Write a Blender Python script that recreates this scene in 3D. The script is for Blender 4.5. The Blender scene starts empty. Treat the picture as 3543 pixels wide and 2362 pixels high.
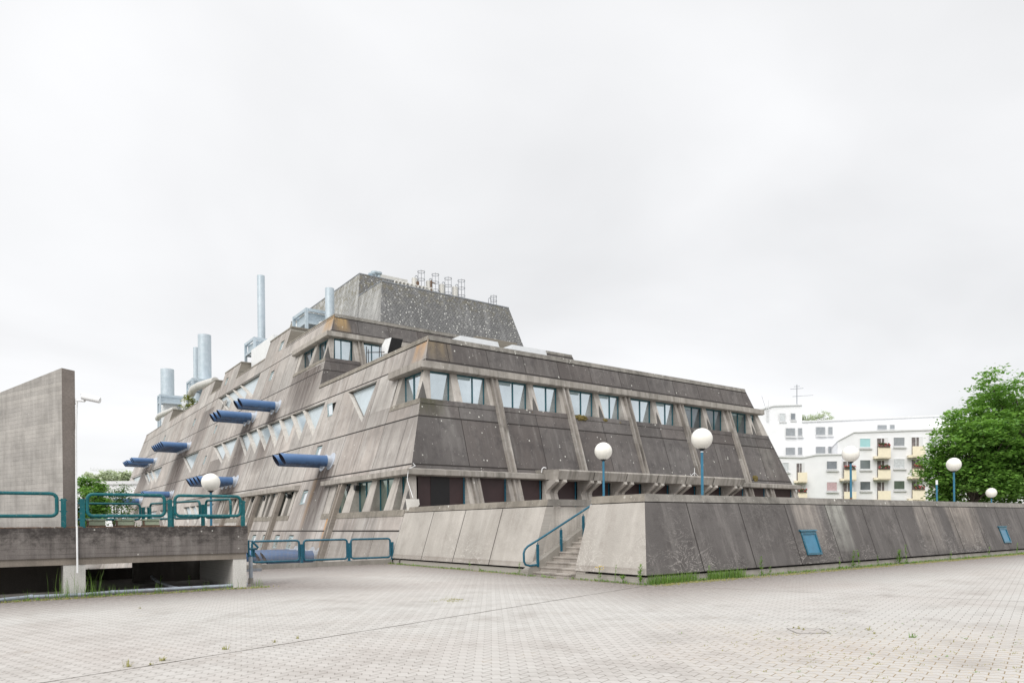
import bpy, bmesh, math, random
from mathutils import Vector, Matrix
from mathutils.geometry import tessellate_polygon
R = math.radians
random.seed(7)
scene = bpy.context.scene
col = scene.collection

# ------------------------------------------------------------------ camera
# world frame: +X runs along the short front of the laboratory, +Y along its long flank, z = 0 is the plaza
F, CX, CY, H = 2445.0, 1771.5, 1817.0, 1.7
YAW, ROLL = R(36.0), R(0.6)
fw = Vector((math.sin(YAW), math.cos(YAW), 0))
rt0 = Vector((math.cos(YAW), -math.sin(YAW), 0))
up0 = Vector((0, 0, 1))
rt = rt0*math.cos(ROLL) - up0*math.sin(ROLL)
up = up0*math.cos(ROLL) + rt0*math.sin(ROLL)
cam_d = bpy.data.cameras.new('camera')
cam = bpy.data.objects.new('camera', cam_d); col.objects.link(cam)
cam.matrix_world = Matrix(((rt.x, up.x, -fw.x, 0), (rt.y, up.y, -fw.y, 0), (rt.z, up.z, -fw.z, H), (0, 0, 0, 1)))
cam_d.sensor_width = 36.0
cam_d.lens = F/3543*36
cam_d.shift_y = (CY-1181)/3543
cam_d.clip_end = 4000
scene.camera = cam

# ------------------------------------------------------------------ world: bright overcast
SUN_EL, SUN_AZ = R(40), R(-118)     # azimuth measured from +Y towards +X
w = bpy.data.worlds.new('World'); scene.world = w; w.use_nodes = True
nt = w.node_tree; nt.nodes.clear()
def wn(t, **k):
    n = nt.nodes.new(t)
    for a, b in k.items(): setattr(n, a, b)
    return n
def wm(op, a, b=None, c=None):
    n = wn('ShaderNodeMath', operation=op)
    for i, v in enumerate((a, b, c)):
        if v is None: continue
        if isinstance(v, (int, float)): n.inputs[i].default_value = v
        else: nt.links.new(v, n.inputs[i])
    return n.outputs[0]
tc = wn('ShaderNodeTexCoord'); sep = wn('ShaderNodeSeparateXYZ'); nt.links.new(tc.outputs['Generated'], sep.inputs[0])
zc = wm('MAXIMUM', sep.outputs[2], 0.0)
den = wm('ADD', zc, 0.25)
cx_ = wm('DIVIDE', sep.outputs[0], den); cy_ = wm('DIVIDE', sep.outputs[1], den)
cmb = wn('ShaderNodeCombineXYZ'); nt.links.new(cx_, cmb.inputs[0]); nt.links.new(cy_, cmb.inputs[1])
no = wn('ShaderNodeTexNoise'); nt.links.new(cmb.outputs[0], no.inputs['Vector'])
no.inputs['Scale'].default_value = 1.1; no.inputs['Detail'].default_value = 5; no.inputs['Roughness'].default_value = 0.45; no.inputs['Distortion'].default_value = 0.35
no2 = wn('ShaderNodeTexNoise'); nt.links.new(cmb.outputs[0], no2.inputs['Vector'])
no2.inputs['Scale'].default_value = 0.38; no2.inputs['Detail'].default_value = 2
cl = wm('ADD', wm('MULTIPLY', no.outputs[0], 0.55), wm('MULTIPLY', no2.outputs[0], 0.45))
mr = wn('ShaderNodeMapRange'); nt.links.new(cl, mr.inputs[0])
mr.inputs['From Min'].default_value = 0.38; mr.inputs['From Max'].default_value = 0.60
mr.inputs['To Min'].default_value = 0.83; mr.inputs['To Max'].default_value = 1.07
# CIE overcast: the dome brightens towards the zenith
el = wn('ShaderNodeMapRange'); nt.links.new(zc, el.inputs[0])
el.inputs['From Min'].default_value = 0.62; el.inputs['From Max'].default_value = 0.95
el.inputs['To Min'].default_value = 1.0; el.inputs['To Max'].default_value = 2.0
val = wm('MULTIPLY', mr.outputs[0], el.outputs[0])
ccol = wn('ShaderNodeMix', data_type='RGBA'); nt.links.new(mr.outputs[0], ccol.inputs[0])
ccol.inputs[6].default_value = (0.975, 0.985, 1.0, 1); ccol.inputs[7].default_value = (0.985, 0.988, 1.0, 1)
vm = wn('ShaderNodeVectorMath', operation='SCALE'); nt.links.new(ccol.outputs[2], vm.inputs[0]); nt.links.new(val, vm.inputs['Scale'])
sky = wn('ShaderNodeTexSky', sky_type='NISHITA', sun_disc=False, sun_elevation=SUN_EL, sun_rotation=SUN_AZ)
bg1 = wn('ShaderNodeBackground'); nt.links.new(vm.outputs[0], bg1.inputs[0]); bg1.inputs[1].default_value = 0.77
bg2 = wn('ShaderNodeBackground'); nt.links.new(sky.outputs[0], bg2.inputs[0]); bg2.inputs[1].default_value = 0.06
mx = wn('ShaderNodeMixShader'); mx.inputs[0].default_value = 0.06
nt.links.new(bg1.outputs[0], mx.inputs[1]); nt.links.new(bg2.outputs[0], mx.inputs[2])
wo = wn('ShaderNodeOutputWorld'); nt.links.new(mx.outputs[0], wo.inputs[0])

sd = bpy.data.lights.new('sun', 'SUN'); sd.energy = 1.5; sd.angle = R(45); sd.color = (1, 0.96, 0.9)
so = bpy.data.objects.new('sun', sd); col.objects.link(so)
sdir = Vector((math.sin(SUN_AZ)*math.cos(SUN_EL), math.cos(SUN_AZ)*math.cos(SUN_EL), math.sin(SUN_EL)))
so.rotation_euler = sdir.to_track_quat('Z', 'Y').to_euler()
vs = scene.view_settings
vs.view_transform = 'Standard'; vs.look = 'None'; vs.gamma = 1; vs.exposure = 0.45
scene.cycles.max_bounces = 8
scene.cycles.diffuse_bounces = 3

# ------------------------------------------------------------------ materials
class M:
    def __init__(s, name, rough=0.85, spec=0.3):
        s.m = bpy.data.materials.new(name); s.m.use_nodes = True
        s.nt = s.m.node_tree
        s.b = s.nt.nodes['Principled BSDF']
        s.b.inputs['Roughness'].default_value = rough
        s.b.inputs['Specular IOR Level'].default_value = spec
        s._tc = None
    def n(s, t, **k):
        x = s.nt.nodes.new(t)
        for a, b in k.items(): setattr(x, a, b)
        return x
    def put(s, sock, v):
        if isinstance(v, (int, float)): sock.default_value = v
        elif isinstance(v, tuple): sock.default_value = v if len(v) != 3 or sock.type == 'VECTOR' else (*v, 1)
        else: s.nt.links.new(v, sock)
    def obj(s):
        if s._tc is None:
            s._tc = s.n('ShaderNodeTexCoord'); s._xyz = s.n('ShaderNodeSeparateXYZ')
            s.nt.links.new(s._tc.outputs['Object'], s._xyz.inputs[0])
        return s._tc.outputs['Object']
    def xyz(s, i): s.obj(); return s._xyz.outputs[i]
    def ma(s, op, a, b=0.0, c=0.0, clamp=False):
        x = s.n('ShaderNodeMath', operation=op, use_clamp=clamp)
        s.put(x.inputs[0], a); s.put(x.inputs[1], b); s.put(x.inputs[2], c); return x.outputs[0]
    def vec(s, x, y, z=0.0):
        c = s.n('ShaderNodeCombineXYZ'); s.put(c.inputs[0], x); s.put(c.inputs[1], y); s.put(c.inputs[2], z); return c.outputs[0]
    def noise(s, v, scale, detail=3, rough=0.55, dist=0.0):
        x = s.n('ShaderNodeTexNoise'); s.put(x.inputs['Vector'], v)
        x.inputs['Scale'].default_value = scale; x.inputs['Detail'].default_value = detail
        x.inputs['Roughness'].default_value = rough; x.inputs['Distortion'].default_value = dist
        return x.outputs[0]
    def rng(s, v, a, b, c=0.0, d=1.0):
        x = s.n('ShaderNodeMapRange'); s.put(x.inputs[0], v)
        for i, q in zip((1, 2, 3, 4), (a, b, c, d)): x.inputs[i].default_value = q
        return x.outputs[0]
    def mix(s, f, a, b, mode='MIX'):
        x = s.n('ShaderNodeMix', data_type='RGBA', blend_type=mode)
        s.put(x.inputs[0], f); s.put(x.inputs[6], a); s.put(x.inputs[7], b); return x.outputs[2]
    def base(s, c): s.put(s.b.inputs['Base Color'], c if not isinstance(c, tuple) else (*c, 1) if len(c) == 3 else c)
    def bump(s, h, strength=0.3, dist=0.02):
        x = s.n('ShaderNodeBump'); x.inputs['Strength'].default_value = strength; x.inputs['Distance'].default_value = dist
        s.put(x.inputs['Height'], h); s.nt.links.new(x.outputs[0], s.b.inputs['Normal'])
    def dots(s, v, scale, r0, r1, keep):
        x = s.n('ShaderNodeTexVoronoi', feature='F1'); s.put(x.inputs['Vector'], v); x.inputs['Scale'].default_value = scale
        d = s.rng(x.outputs['Distance'], r0, r1, 1.0, 0.0)
        sc = s.n('ShaderNodeSeparateColor'); s.nt.links.new(x.outputs['Color'], sc.inputs[0])
        k = s.ma('GREATER_THAN', sc.outputs[0], 1-keep)
        return s.ma('MULTIPLY', d, k)

def plain(name, c, rough=0.6, metal=0.0, spec=0.4, var=0.12, vs_=3.0, dirt=None):
    m = M(name, rough, spec); m.b.inputs['Metallic'].default_value = metal
    n = m.noise(m.obj(), vs_, 4)
    f = m.rng(n, 0.3, 0.7)
    a = tuple(x*(1-var) for x in c); b = tuple(min(1, x*(1+var)) for x in c)
    cc = m.mix(f, a, b)
    if dirt:
        g = m.rng(m.noise(m.obj(), vs_*2.3, 6, 0.7), 0.56, 0.68)
        cc = m.mix(g, cc, dirt)
    m.base(cc)
    return m.m

def concrete(name, base, dark, light, axis='Y', streak=0.5, panel=True, lichen=0.0, pz=(1.5, 4.73, 7.25, 10.35, 13.05, 16.22), per=2.56, off=0.0, stains=(), speck=1.0, scratch=False, blotch=0.5, rim=()):
    m = M(name, 0.9, 0.2)
    u = m.xyz(1) if axis == 'Y' else m.xyz(0)
    z = m.xyz(2)
    uv = m.vec(u, z)
    big = m.noise(uv, 0.28, 4, 0.6)
    c = m.mix(m.rng(big, 0.33, 0.68), tuple(b*0.82 for b in base), tuple(min(1, b*1.12) for b in base))
    # each precast panel has its own tone
    if panel:
        iu = m.ma('FLOOR', m.ma('DIVIDE', m.ma('SUBTRACT', u, off), per))
        iz = None
        for q in pz:
            g = m.ma('GREATER_THAN', z, q); iz = g if iz is None else m.ma('ADD', iz, g)
        wn_ = m.n('ShaderNodeTexWhiteNoise', noise_dimensions='3D'); m.put(wn_.inputs['Vector'], m.vec(iu, iz, 3.3))
        c = m.mix(1.0, c, m.mix(wn_.outputs[0], (0.84, 0.82, 0.81), (1.08, 1.07, 1.06)), 'MULTIPLY')
        w2 = m.n('ShaderNodeTexWhiteNoise', noise_dimensions='3D'); m.put(w2.inputs['Vector'], m.vec(iu, iz, 9.1))
        c = m.mix(m.ma('MULTIPLY', w2.outputs[0], 0.5), c, m.mix(1.0, c, (1.05, 0.96, 0.92), 'MULTIPLY'))
    # run-off streaks follow the slope of the wall
    s1 = m.noise(m.vec(m.ma('MULTIPLY', u, 1.7), m.ma('MULTIPLY', z, 0.2)), 1.0, 6, 0.62, 0.15)
    s2 = m.noise(m.vec(m.ma('MULTIPLY', u, 3.2), m.ma('MULTIPLY', z, 0.4), 4.0), 1.0, 5, 0.6, 0.2)
    patch = m.rng(m.noise(uv, 0.16, 2), 0.38, 0.62)
    sd_ = m.ma('MULTIPLY', m.rng(s1, 0.45, 0.66), m.ma('MULTIPLY', m.ma('ADD', patch, 0.3), streak))
    c = m.mix(sd_, c, dark)
    sl = m.ma('MULTIPLY', m.rng(s2, 0.52, 0.68), streak*0.6)
    c = m.mix(sl, c, light)
    for (u0, wd, zt, zb, amt, colr) in stains:      # stains below pipes, sills, drips
        a = m.ma('ABSOLUTE', m.ma('SUBTRACT', u, u0))
        fu = m.rng(m.ma('ADD', a, m.ma('MULTIPLY', m.ma('SUBTRACT', s1, 0.5), wd*1.6)), wd*0.6, wd*1.15, 1.0, 0.0)
        fz = m.ma('MULTIPLY', m.rng(z, zb, zt, 0.0, 1.0), m.ma('LESS_THAN', z, zt))
        f = m.ma('MULTIPLY', m.ma('MULTIPLY', fu, m.ma('POWER', fz, 0.45)), m.rng(s2, 0.42, 0.56, 0.6, 1.0))
        c = m.mix(m.ma('MULTIPLY', f, amt*1.35, clamp=True), c, colr)
    # blotches & grain
    b2 = m.noise(uv, 1.4, 6, 0.7)
    c = m.mix(m.ma('MULTIPLY', m.rng(b2, 0.49, 0.68), blotch*0.8), c, dark)
    gr = m.noise(uv, 38.0, 3, 0.7)
    c = m.mix(speck, c, m.mix(m.rng(gr, 0.35, 0.65), (0.86, 0.86, 0.86), (1.12, 1.12, 1.12)), 'MULTIPLY')
    for (zr, hh, amt, colr) in rim:     # grime band below an edge
        f = m.ma('MULTIPLY', m.rng(m.ma('ADD', z, m.ma('MULTIPLY', m.ma('SUBTRACT', b2, 0.5), hh*1.5)), zr-hh, zr, 0.0, 1.0), m.ma('LESS_THAN', z, zr+0.02))
        c = m.mix(m.ma('MULTIPLY', f, amt), c, colr)
    if scratch:
        wv = m.noise(m.vec(m.ma('MULTIPLY', u, 1.2), m.ma('MULTIPLY', z, 2.2)), 0.9, 3, 0.6, 3.2)
        l = m.rng(m.ma('ABSOLUTE', m.ma('SUBTRACT', wv, 0.5)), 0.0, 0.022, 1.0, 0.0)
        lo = m.rng(z, 0.35, 1.7, 1.0, 0.25)
        pm = m.rng(m.noise(uv, 0.5, 2), 0.42, 0.6)
        c = m.mix(m.ma('MULTIPLY', m.ma('MULTIPLY', l, lo), m.ma('MULTIPLY', pm, 0.9)), c, light)
    if lichen:
        d = m.dots(uv, 4.2, 0.13, 0.22, lichen*2.2); pm = m.rng(m.noise(m.vec(m.ma('MULTIPLY', u, .8), m.ma('MULTIPLY', z, 1.3)), 0.7, 3), 0.52, 0.6)
        c = m.mix(m.ma('MULTIPLY', m.ma('MULTIPLY', d, pm), 0.9), c, (0.66, 0.66, 0.61))
        d = m.dots(uv, 9.0, 0.12, 0.2, lichen*0.7)
        c = m.mix(m.ma('MULTIPLY', d, 0.6), c, (0.5, 0.5, 0.46))
    m.base(c)
    m.bump(m.ma('ADD', gr, m.ma('MULTIPLY', b2, 0.6)), 0.25, 0.01)
    return m.m

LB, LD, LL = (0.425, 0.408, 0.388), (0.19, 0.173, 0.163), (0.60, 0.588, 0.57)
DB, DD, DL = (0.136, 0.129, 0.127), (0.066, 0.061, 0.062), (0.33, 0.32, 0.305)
DKS = (0.10, 0.082, 0.075)
PIPES_HI = [57.4, 58.6, 64.0, 65.3, 66.5, 90.3, 91.5, 92.6, 93.8, 95.0, 96.1, 112.5, 113.8, 117.2, 118.5, 119.7, 121.0]
PIPES_LO = [41.5, 42.7, 62.9, 64.2, 65.6, 66.9, 90.4, 91.6, 112.6, 113.8]
LSTAIN = [(58.0, 1.6, 11.3, 6.0, 0.8, DKS), (65.2, 2.2, 11.3, 3.0, 0.8, DKS), (93.2, 4.2, 11.3, 2.0, 0.9, DKS), (118.5, 5.0, 11.3, 6.5, 0.75, DKS),
          (42.1, 1.3, 5.5, -0.5, 0.85, DKS), (65.0, 3.2, 5.5, 2.0, 0.75, DKS), (91.0, 2.0, 5.5, 1.0, 0.7, DKS), (113.0, 2.5, 5.5, 1.0, 0.7, DKS),
          (51.5, 2.6, 13.6, 9.0, 0.75, DKS), (54.5, 1.6, 14.0, 11.0, 0.7, DKS), (39.1, 0.22, 2.5, 0.3, 0.9, (0.5, 0.25, 0.07)), (43.2, 0.35, 4.8, 1.5, 0.5, (0.3, 0.19, 0.1)),
          (33.4, 0.7, 11.6, 10.4, 0.6, (0.42, 0.25, 0.12)), (51.0, 0.9, 17.5, 16.2, 0.7, (0.42, 0.27, 0.13)), (86.0, 3.0, 15.4, 9.0, 0.6, DKS), (73.0, 3.0, 8.5, 3.0, 0.5, DKS), (34.5, 3.5, 8.2, 6.0, 0.35, DKS)]
MT = {}
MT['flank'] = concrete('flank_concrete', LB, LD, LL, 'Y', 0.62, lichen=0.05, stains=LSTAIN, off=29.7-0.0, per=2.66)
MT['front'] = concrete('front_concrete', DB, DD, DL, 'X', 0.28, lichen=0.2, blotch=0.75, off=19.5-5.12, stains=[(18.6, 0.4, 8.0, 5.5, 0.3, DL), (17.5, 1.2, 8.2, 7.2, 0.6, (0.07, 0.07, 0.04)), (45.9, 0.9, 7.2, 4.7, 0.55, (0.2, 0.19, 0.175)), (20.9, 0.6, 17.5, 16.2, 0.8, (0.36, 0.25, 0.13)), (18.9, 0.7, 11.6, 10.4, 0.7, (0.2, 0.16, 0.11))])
MT['retL'] = concrete('retaining_concrete_pale', (0.43, 0.405, 0.372), (0.25, 0.225, 0.2), (0.62, 0.595, 0.555), 'Y', 0.35, panel=False, blotch=0.45, scratch=True, rim=((0.42, 0.3, 0.5, (0.2, 0.17, 0.15)),))
MT['retR'] = concrete('retaining_concrete_dark', (0.125, 0.116, 0.112), (0.066, 0.06, 0.058), (0.42, 0.395, 0.37), 'X', 0.26, panel=False, scratch=True, blotch=0.7, stains=[(23.6, 0.8, 2.4, 0.6, 0.7, (0.33, 0.3, 0.27)), (25.6, 0.7, 2.4, 0.6, 0.7, (0.33, 0.33, 0.3)), (36.5, 1.5, 2.4, 0.4, 0.5, (0.36, 0.32, 0.28)), (33.0, 1.0, 2.4, 0.4, 0.5, (0.33, 0.3, 0.27))])
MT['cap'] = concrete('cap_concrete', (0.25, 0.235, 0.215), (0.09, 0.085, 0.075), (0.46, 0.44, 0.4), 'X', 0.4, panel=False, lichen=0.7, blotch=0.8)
MT['capL'] = concrete('cap_concrete_flank', (0.27, 0.245, 0.21), (0.11, 0.10, 0.085), (0.46, 0.44, 0.4), 'Y', 0.4, panel=False, lichen=0.25, blotch=0.7)
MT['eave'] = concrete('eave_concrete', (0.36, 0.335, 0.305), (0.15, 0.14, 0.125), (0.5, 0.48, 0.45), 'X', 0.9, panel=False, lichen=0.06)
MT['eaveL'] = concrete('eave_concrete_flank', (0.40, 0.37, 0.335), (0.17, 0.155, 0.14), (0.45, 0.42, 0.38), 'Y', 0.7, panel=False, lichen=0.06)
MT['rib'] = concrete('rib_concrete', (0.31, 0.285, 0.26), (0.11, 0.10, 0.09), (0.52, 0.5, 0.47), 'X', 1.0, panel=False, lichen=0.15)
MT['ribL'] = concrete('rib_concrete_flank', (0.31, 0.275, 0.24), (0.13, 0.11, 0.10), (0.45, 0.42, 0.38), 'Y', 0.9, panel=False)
MT['pier'] = concrete('pier_concrete', (0.46, 0.43, 0.395), (0.17, 0.155, 0.145), (0.68, 0.66, 0.63), 'X', 0.7, panel=False, blotch=0.5)
MT['pierL'] = concrete('pier_concrete_flank', (0.47, 0.44, 0.405), (0.2, 0.18, 0.165), (0.6, 0.57, 0.53), 'Y', 0.7, panel=False, blotch=0.45)
MT['reveal'] = plain('reveal_concrete', (0.50, 0.475, 0.44), 0.9, var=0.12, vs_=1.5, dirt=(0.36, 0.33, 0.29))
def boardconc(name, base, dark, light, ang=0.0, amt=0.5, top=None, lich=0.1, step=0.14, vert=0.4):
    m = M(name, 0.9, 0.2)
    u = m.ma('ADD', m.ma('MULTIPLY', m.xyz(0), math.cos(ang)), m.ma('MULTIPLY', m.xyz(1), math.sin(ang))); z = m.xyz(2)
    uv = m.vec(u, z)
    c = m.mix(m.rng(m.noise(uv, 0.9, 5, 0.65), 0.33, 0.68), tuple(b*0.72 for b in base), tuple(min(1, b*1.18) for b in base))
    fz = m.ma('DIVIDE', m.ma('ADD', z, m.ma('MULTIPLY', m.noise(m.vec(u, 0.0), 0.7, 2), 0.05)), step)
    iz = m.ma('FLOOR', fz); fr = m.ma('FRACT', fz)
    wn_ = m.n('ShaderNodeTexWhiteNoise', noise_dimensions='2D'); m.put(wn_.inputs['Vector'], m.vec(iz, m.ma('FLOOR', m.ma('DIVIDE', u, 9.1))))
    c = m.mix(0.8, c, m.mix(1.0, c, m.mix(wn_.outputs[0], (0.86, 0.86, 0.86), (1.08, 1.08, 1.07)), 'MULTIPLY'))
    ln = m.rng(m.ma('ABSOLUTE', m.ma('SUBTRACT', fr, 0.5)), 0.43, 0.5, 0.0, 1.0)
    c = m.mix(m.ma('MULTIPLY', m.ma('MULTIPLY', ln, m.rng(m.noise(m.vec(u, m.ma('MULTIPLY', iz, 3.7)), 1.6, 4, 0.7), 0.42, 0.55)), 0.8), c, dark)
    s = m.noise(m.vec(m.ma('MULTIPLY', u, 5.0), m.ma('MULTIPLY', z, 0.45)), 1.0, 5, 0.65)
    c = m.mix(m.ma('MULTIPLY', m.rng(s, 0.5, 0.72), vert), c, dark)
    c = m.mix(m.ma('MULTIPLY', m.rng(s, 0.47, 0.3), 0.3), c, light)
    if top:
        bl = m.noise(m.vec(m.ma('MULTIPLY', u, 1.4), m.ma('MULTIPLY', z, 1.8)), 2.6, 8, 0.8)
        f = m.rng(m.ma('ADD', z, m.ma('MULTIPLY', m.ma('SUBTRACT', bl, 0.5), top[1]*4.5)), top[0]-top[1], top[0])
        c = m.mix(m.ma('MULTIPLY', m.ma('POWER', f, 1.1), 0.92), c, (0.045, 0.04, 0.038))
    d = m.dots(uv, 7.0, 0.10, 0.17, lich)
    c = m.mix(m.ma('MULTIPLY', d, 0.75), c, (0.55, 0.54, 0.5))
    g = m.noise(uv, 45, 3, 0.7)
    c = m.mix(1.0, c, m.mix(m.rng(g, 0.35, 0.65), (0.86, 0.86, 0.86), (1.12, 1.12, 1.12)), 'MULTIPLY')
    m.base(c)
    m.bump(m.ma('SUBTRACT', m.ma('MULTIPLY', g, 0.4), m.ma('MULTIPLY', ln, 0.8)), 0.35, 0.012)
    return m.m
MT['beam'] = boardconc('beam_concrete', (0.19, 0.172, 0.162), (0.055, 0.048, 0.046), (0.34, 0.325, 0.305), 0, top=(1.76, 0.5), vert=0.7, lich=0.12)
MT['beam2'] = boardconc('beam_soffit_concrete', (0.24, 0.21, 0.18), (0.11, 0.1, 0.09), (0.36, 0.33, 0.3), 0, vert=0.3, lich=0.03)
MT['fin'] = boardconc('board_marked_concrete', (0.42, 0.40, 0.378), (0.2, 0.185, 0.172), (0.56, 0.54, 0.515), R(112.4), step=0.115, vert=0.4, lich=0.02, top=None)
MT['finend'] = concrete('fin_edge_concrete', (0.24, 0.21, 0.19), (0.1, 0.09, 0.08), (0.4, 0.37, 0.33), 'Y', 0.4, panel=False)
MT['pillar'] = concrete('pillar_concrete', (0.60, 0.59, 0.56), (0.34, 0.32, 0.30), (0.72, 0.7, 0.67), 'X', 0.5, panel=False, blotch=0.35)
MT['kerb'] = concrete('kerb_concrete', (0.33, 0.31, 0.28), (0.16, 0.15, 0.13), (0.5, 0.48, 0.45), 'X', 0.5, panel=False, blotch=0.6)
MT['step'] = concrete('step_concrete', (0.42, 0.385, 0.35), (0.13, 0.115, 0.10), (0.5, 0.47, 0.43), 'Y', 0.6, panel=False, blotch=0.7)
MT['stairwall'] = concrete('stair_wall_concrete', (0.62, 0.58, 0.53), (0.2, 0.18, 0.16), (0.6, 0.57, 0.53), 'X', 0.8, panel=False, blotch=0.3, rim=((2.36, 0.35, 0.55, (0.16, 0.145, 0.13)),))
MT['joint'] = plain('joint_shadow', (0.03, 0.026, 0.024), 0.95)
MT['dark'] = plain('dark_interior', (0.02, 0.018, 0.018), 0.9)
MT['maroon'] = plain('maroon_board', (0.045, 0.026, 0.027), 0.55, var=0.1)
MT['blackboard'] = plain('black_board', (0.008, 0.007, 0.008), 0.5)
MT['tealdark'] = plain('teal_window_frame', (0.01, 0.10, 0.13), 0.4)
MT['paleframe'] = plain('pale_window_frame', (0.33, 0.42, 0.44), 0.4)
MT['seal'] = plain('window_seal', (0.16, 0.15, 0.14), 0.7)
MT['bluepipe'] = None
def glass(name, tint, metal=0.75, rough=0.06, var=0.25):
    m = M(name, rough, 0.8); m.b.inputs['Metallic'].default_value = metal
    n = m.rng(m.noise(m.obj(), 0.55, 4, 0.6), 0.3, 0.7)
    m.base(m.mix(n, tuple(t*(1-var) for t in tint), tint)); return m.m
MT['glass'] = glass('window_glass', (0.68, 0.76, 0.80), 0.8, 0.06, 0.22)
MT['glass_tri'] = glass('oriel_glass', (0.50, 0.58, 0.62), 0.1, 0.2, 0.18)
MT['glass_bright'] = glass('sky_bright_glass', (0.88, 0.93, 0.95), 0.9, 0.05, 0.08)
MT['glass_green'] = glass('greenish_glass', (0.33, 0.40, 0.35), 0.6, 0.1, 0.45)
MT['glass_dark'] = glass('dark_glass', (0.22, 0.25, 0.27), 0.55, 0.08, 0.5)
m = M('blue_pipe_paint', 0.38, 0.5)
gz = m.noise(m.obj(), 2.2, 6, 0.75)
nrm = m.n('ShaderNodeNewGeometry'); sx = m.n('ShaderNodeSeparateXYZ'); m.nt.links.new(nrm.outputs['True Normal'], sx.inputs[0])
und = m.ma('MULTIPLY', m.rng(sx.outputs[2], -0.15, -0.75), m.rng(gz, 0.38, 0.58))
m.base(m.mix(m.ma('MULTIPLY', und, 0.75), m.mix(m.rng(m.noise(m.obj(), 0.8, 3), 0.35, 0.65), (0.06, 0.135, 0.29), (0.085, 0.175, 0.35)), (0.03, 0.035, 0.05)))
MT['bluepipe'] = m.m
MT['pipein'] = plain('pipe_inside', (0.03, 0.035, 0.06), 0.8)
MT['flange'] = plain('zinc_flange', (0.5, 0.54, 0.6), 0.45, 0.3)
MT['steel'] = plain('galvanised_steel', (0.50, 0.58, 0.64), 0.45, 0.35, var=0.08)
MT['stack'] = None
m = M('chimney_steel', 0.45, 0.5); m.b.inputs['Metallic'].default_value = 0.25
zz = m.xyz(2); rr = m.ma('FRACT', m.ma('MULTIPLY', zz, 1.6)); li = m.rng(m.ma('ABSOLUTE', m.ma('SUBTRACT', rr, 0.5)), 0.45, 0.5)
m.base(m.mix(m.ma('MULTIPLY', li, 0.3), m.mix(m.rng(m.noise(m.obj(), 1.5, 4), 0.35, 0.65), (0.47, 0.55, 0.61), (0.55, 0.62, 0.68)), (0.34, 0.41, 0.47)))
MT['stack'] = m.m
MT['duct'] = plain('pale_duct', (0.62, 0.61, 0.58), 0.5, 0.2, dirt=(0.4, 0.38, 0.34))
MT['white'] = plain('white_paint', (0.78, 0.79, 0.8), 0.45, var=0.05)
MT['translucent'] = plain('white_skylight', (0.6, 0.62, 0.64), 0.35, var=0.05)
MT['teal'] = plain('teal_rail_paint', (0.002, 0.10, 0.115), 0.4, spec=0.35, var=0.18, vs_=6, dirt=(0.12, 0.2, 0.19))
MT['blue'] = plain('blue_rail_paint', (0.006, 0.095, 0.15), 0.33, spec=0.5, var=0.15, vs_=5, dirt=(0.1, 0.22, 0.28))
MT['lampblue'] = plain('lamp_post_paint', (0.03, 0.165, 0.27), 0.3, spec=0.5, var=0.12, vs_=4)
MT['mesh'] = plain('wire_mesh', (0.30, 0.27, 0.24), 0.6)
MT['grey'] = plain('grey_metal', (0.28, 0.30, 0.33), 0.5, 0.3, dirt=(0.2, 0.12, 0.07))
MT['drain'] = plain('grey_plastic_pipe', (0.33, 0.37, 0.42), 0.4, var=0.15, dirt=(0.22, 0.22, 0.2))
MT['black'] = plain('black_metal', (0.02, 0.02, 0.022), 0.5)
MT['rust'] = plain('rusty_iron', (0.15, 0.095, 0.065), 0.85, var=0.35, vs_=9, dirt=(0.25, 0.13, 0.06))
MT['greenbox'] = plain('flaking_green_paint', (0.42, 0.48, 0.35), 0.7, var=0.2, vs_=6, dirt=(0.16, 0.08, 0.04))
MT['moss'] = plain('dry_moss', (0.14, 0.11, 0.035), 0.95, var=0.4, vs_=8)
m = M('globe_opal', 0.22, 0.5); m.base((0.84, 0.82, 0.77)); m.b.inputs['Subsurface Weight'].default_value = 0.0
m.base(m.mix(m.rng(m.noise(m.obj(), 1.5, 3), 0.35, 0.7), (0.86, 0.85, 0.80), (0.80, 0.78, 0.72))); MT['globe'] = m.m
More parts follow.
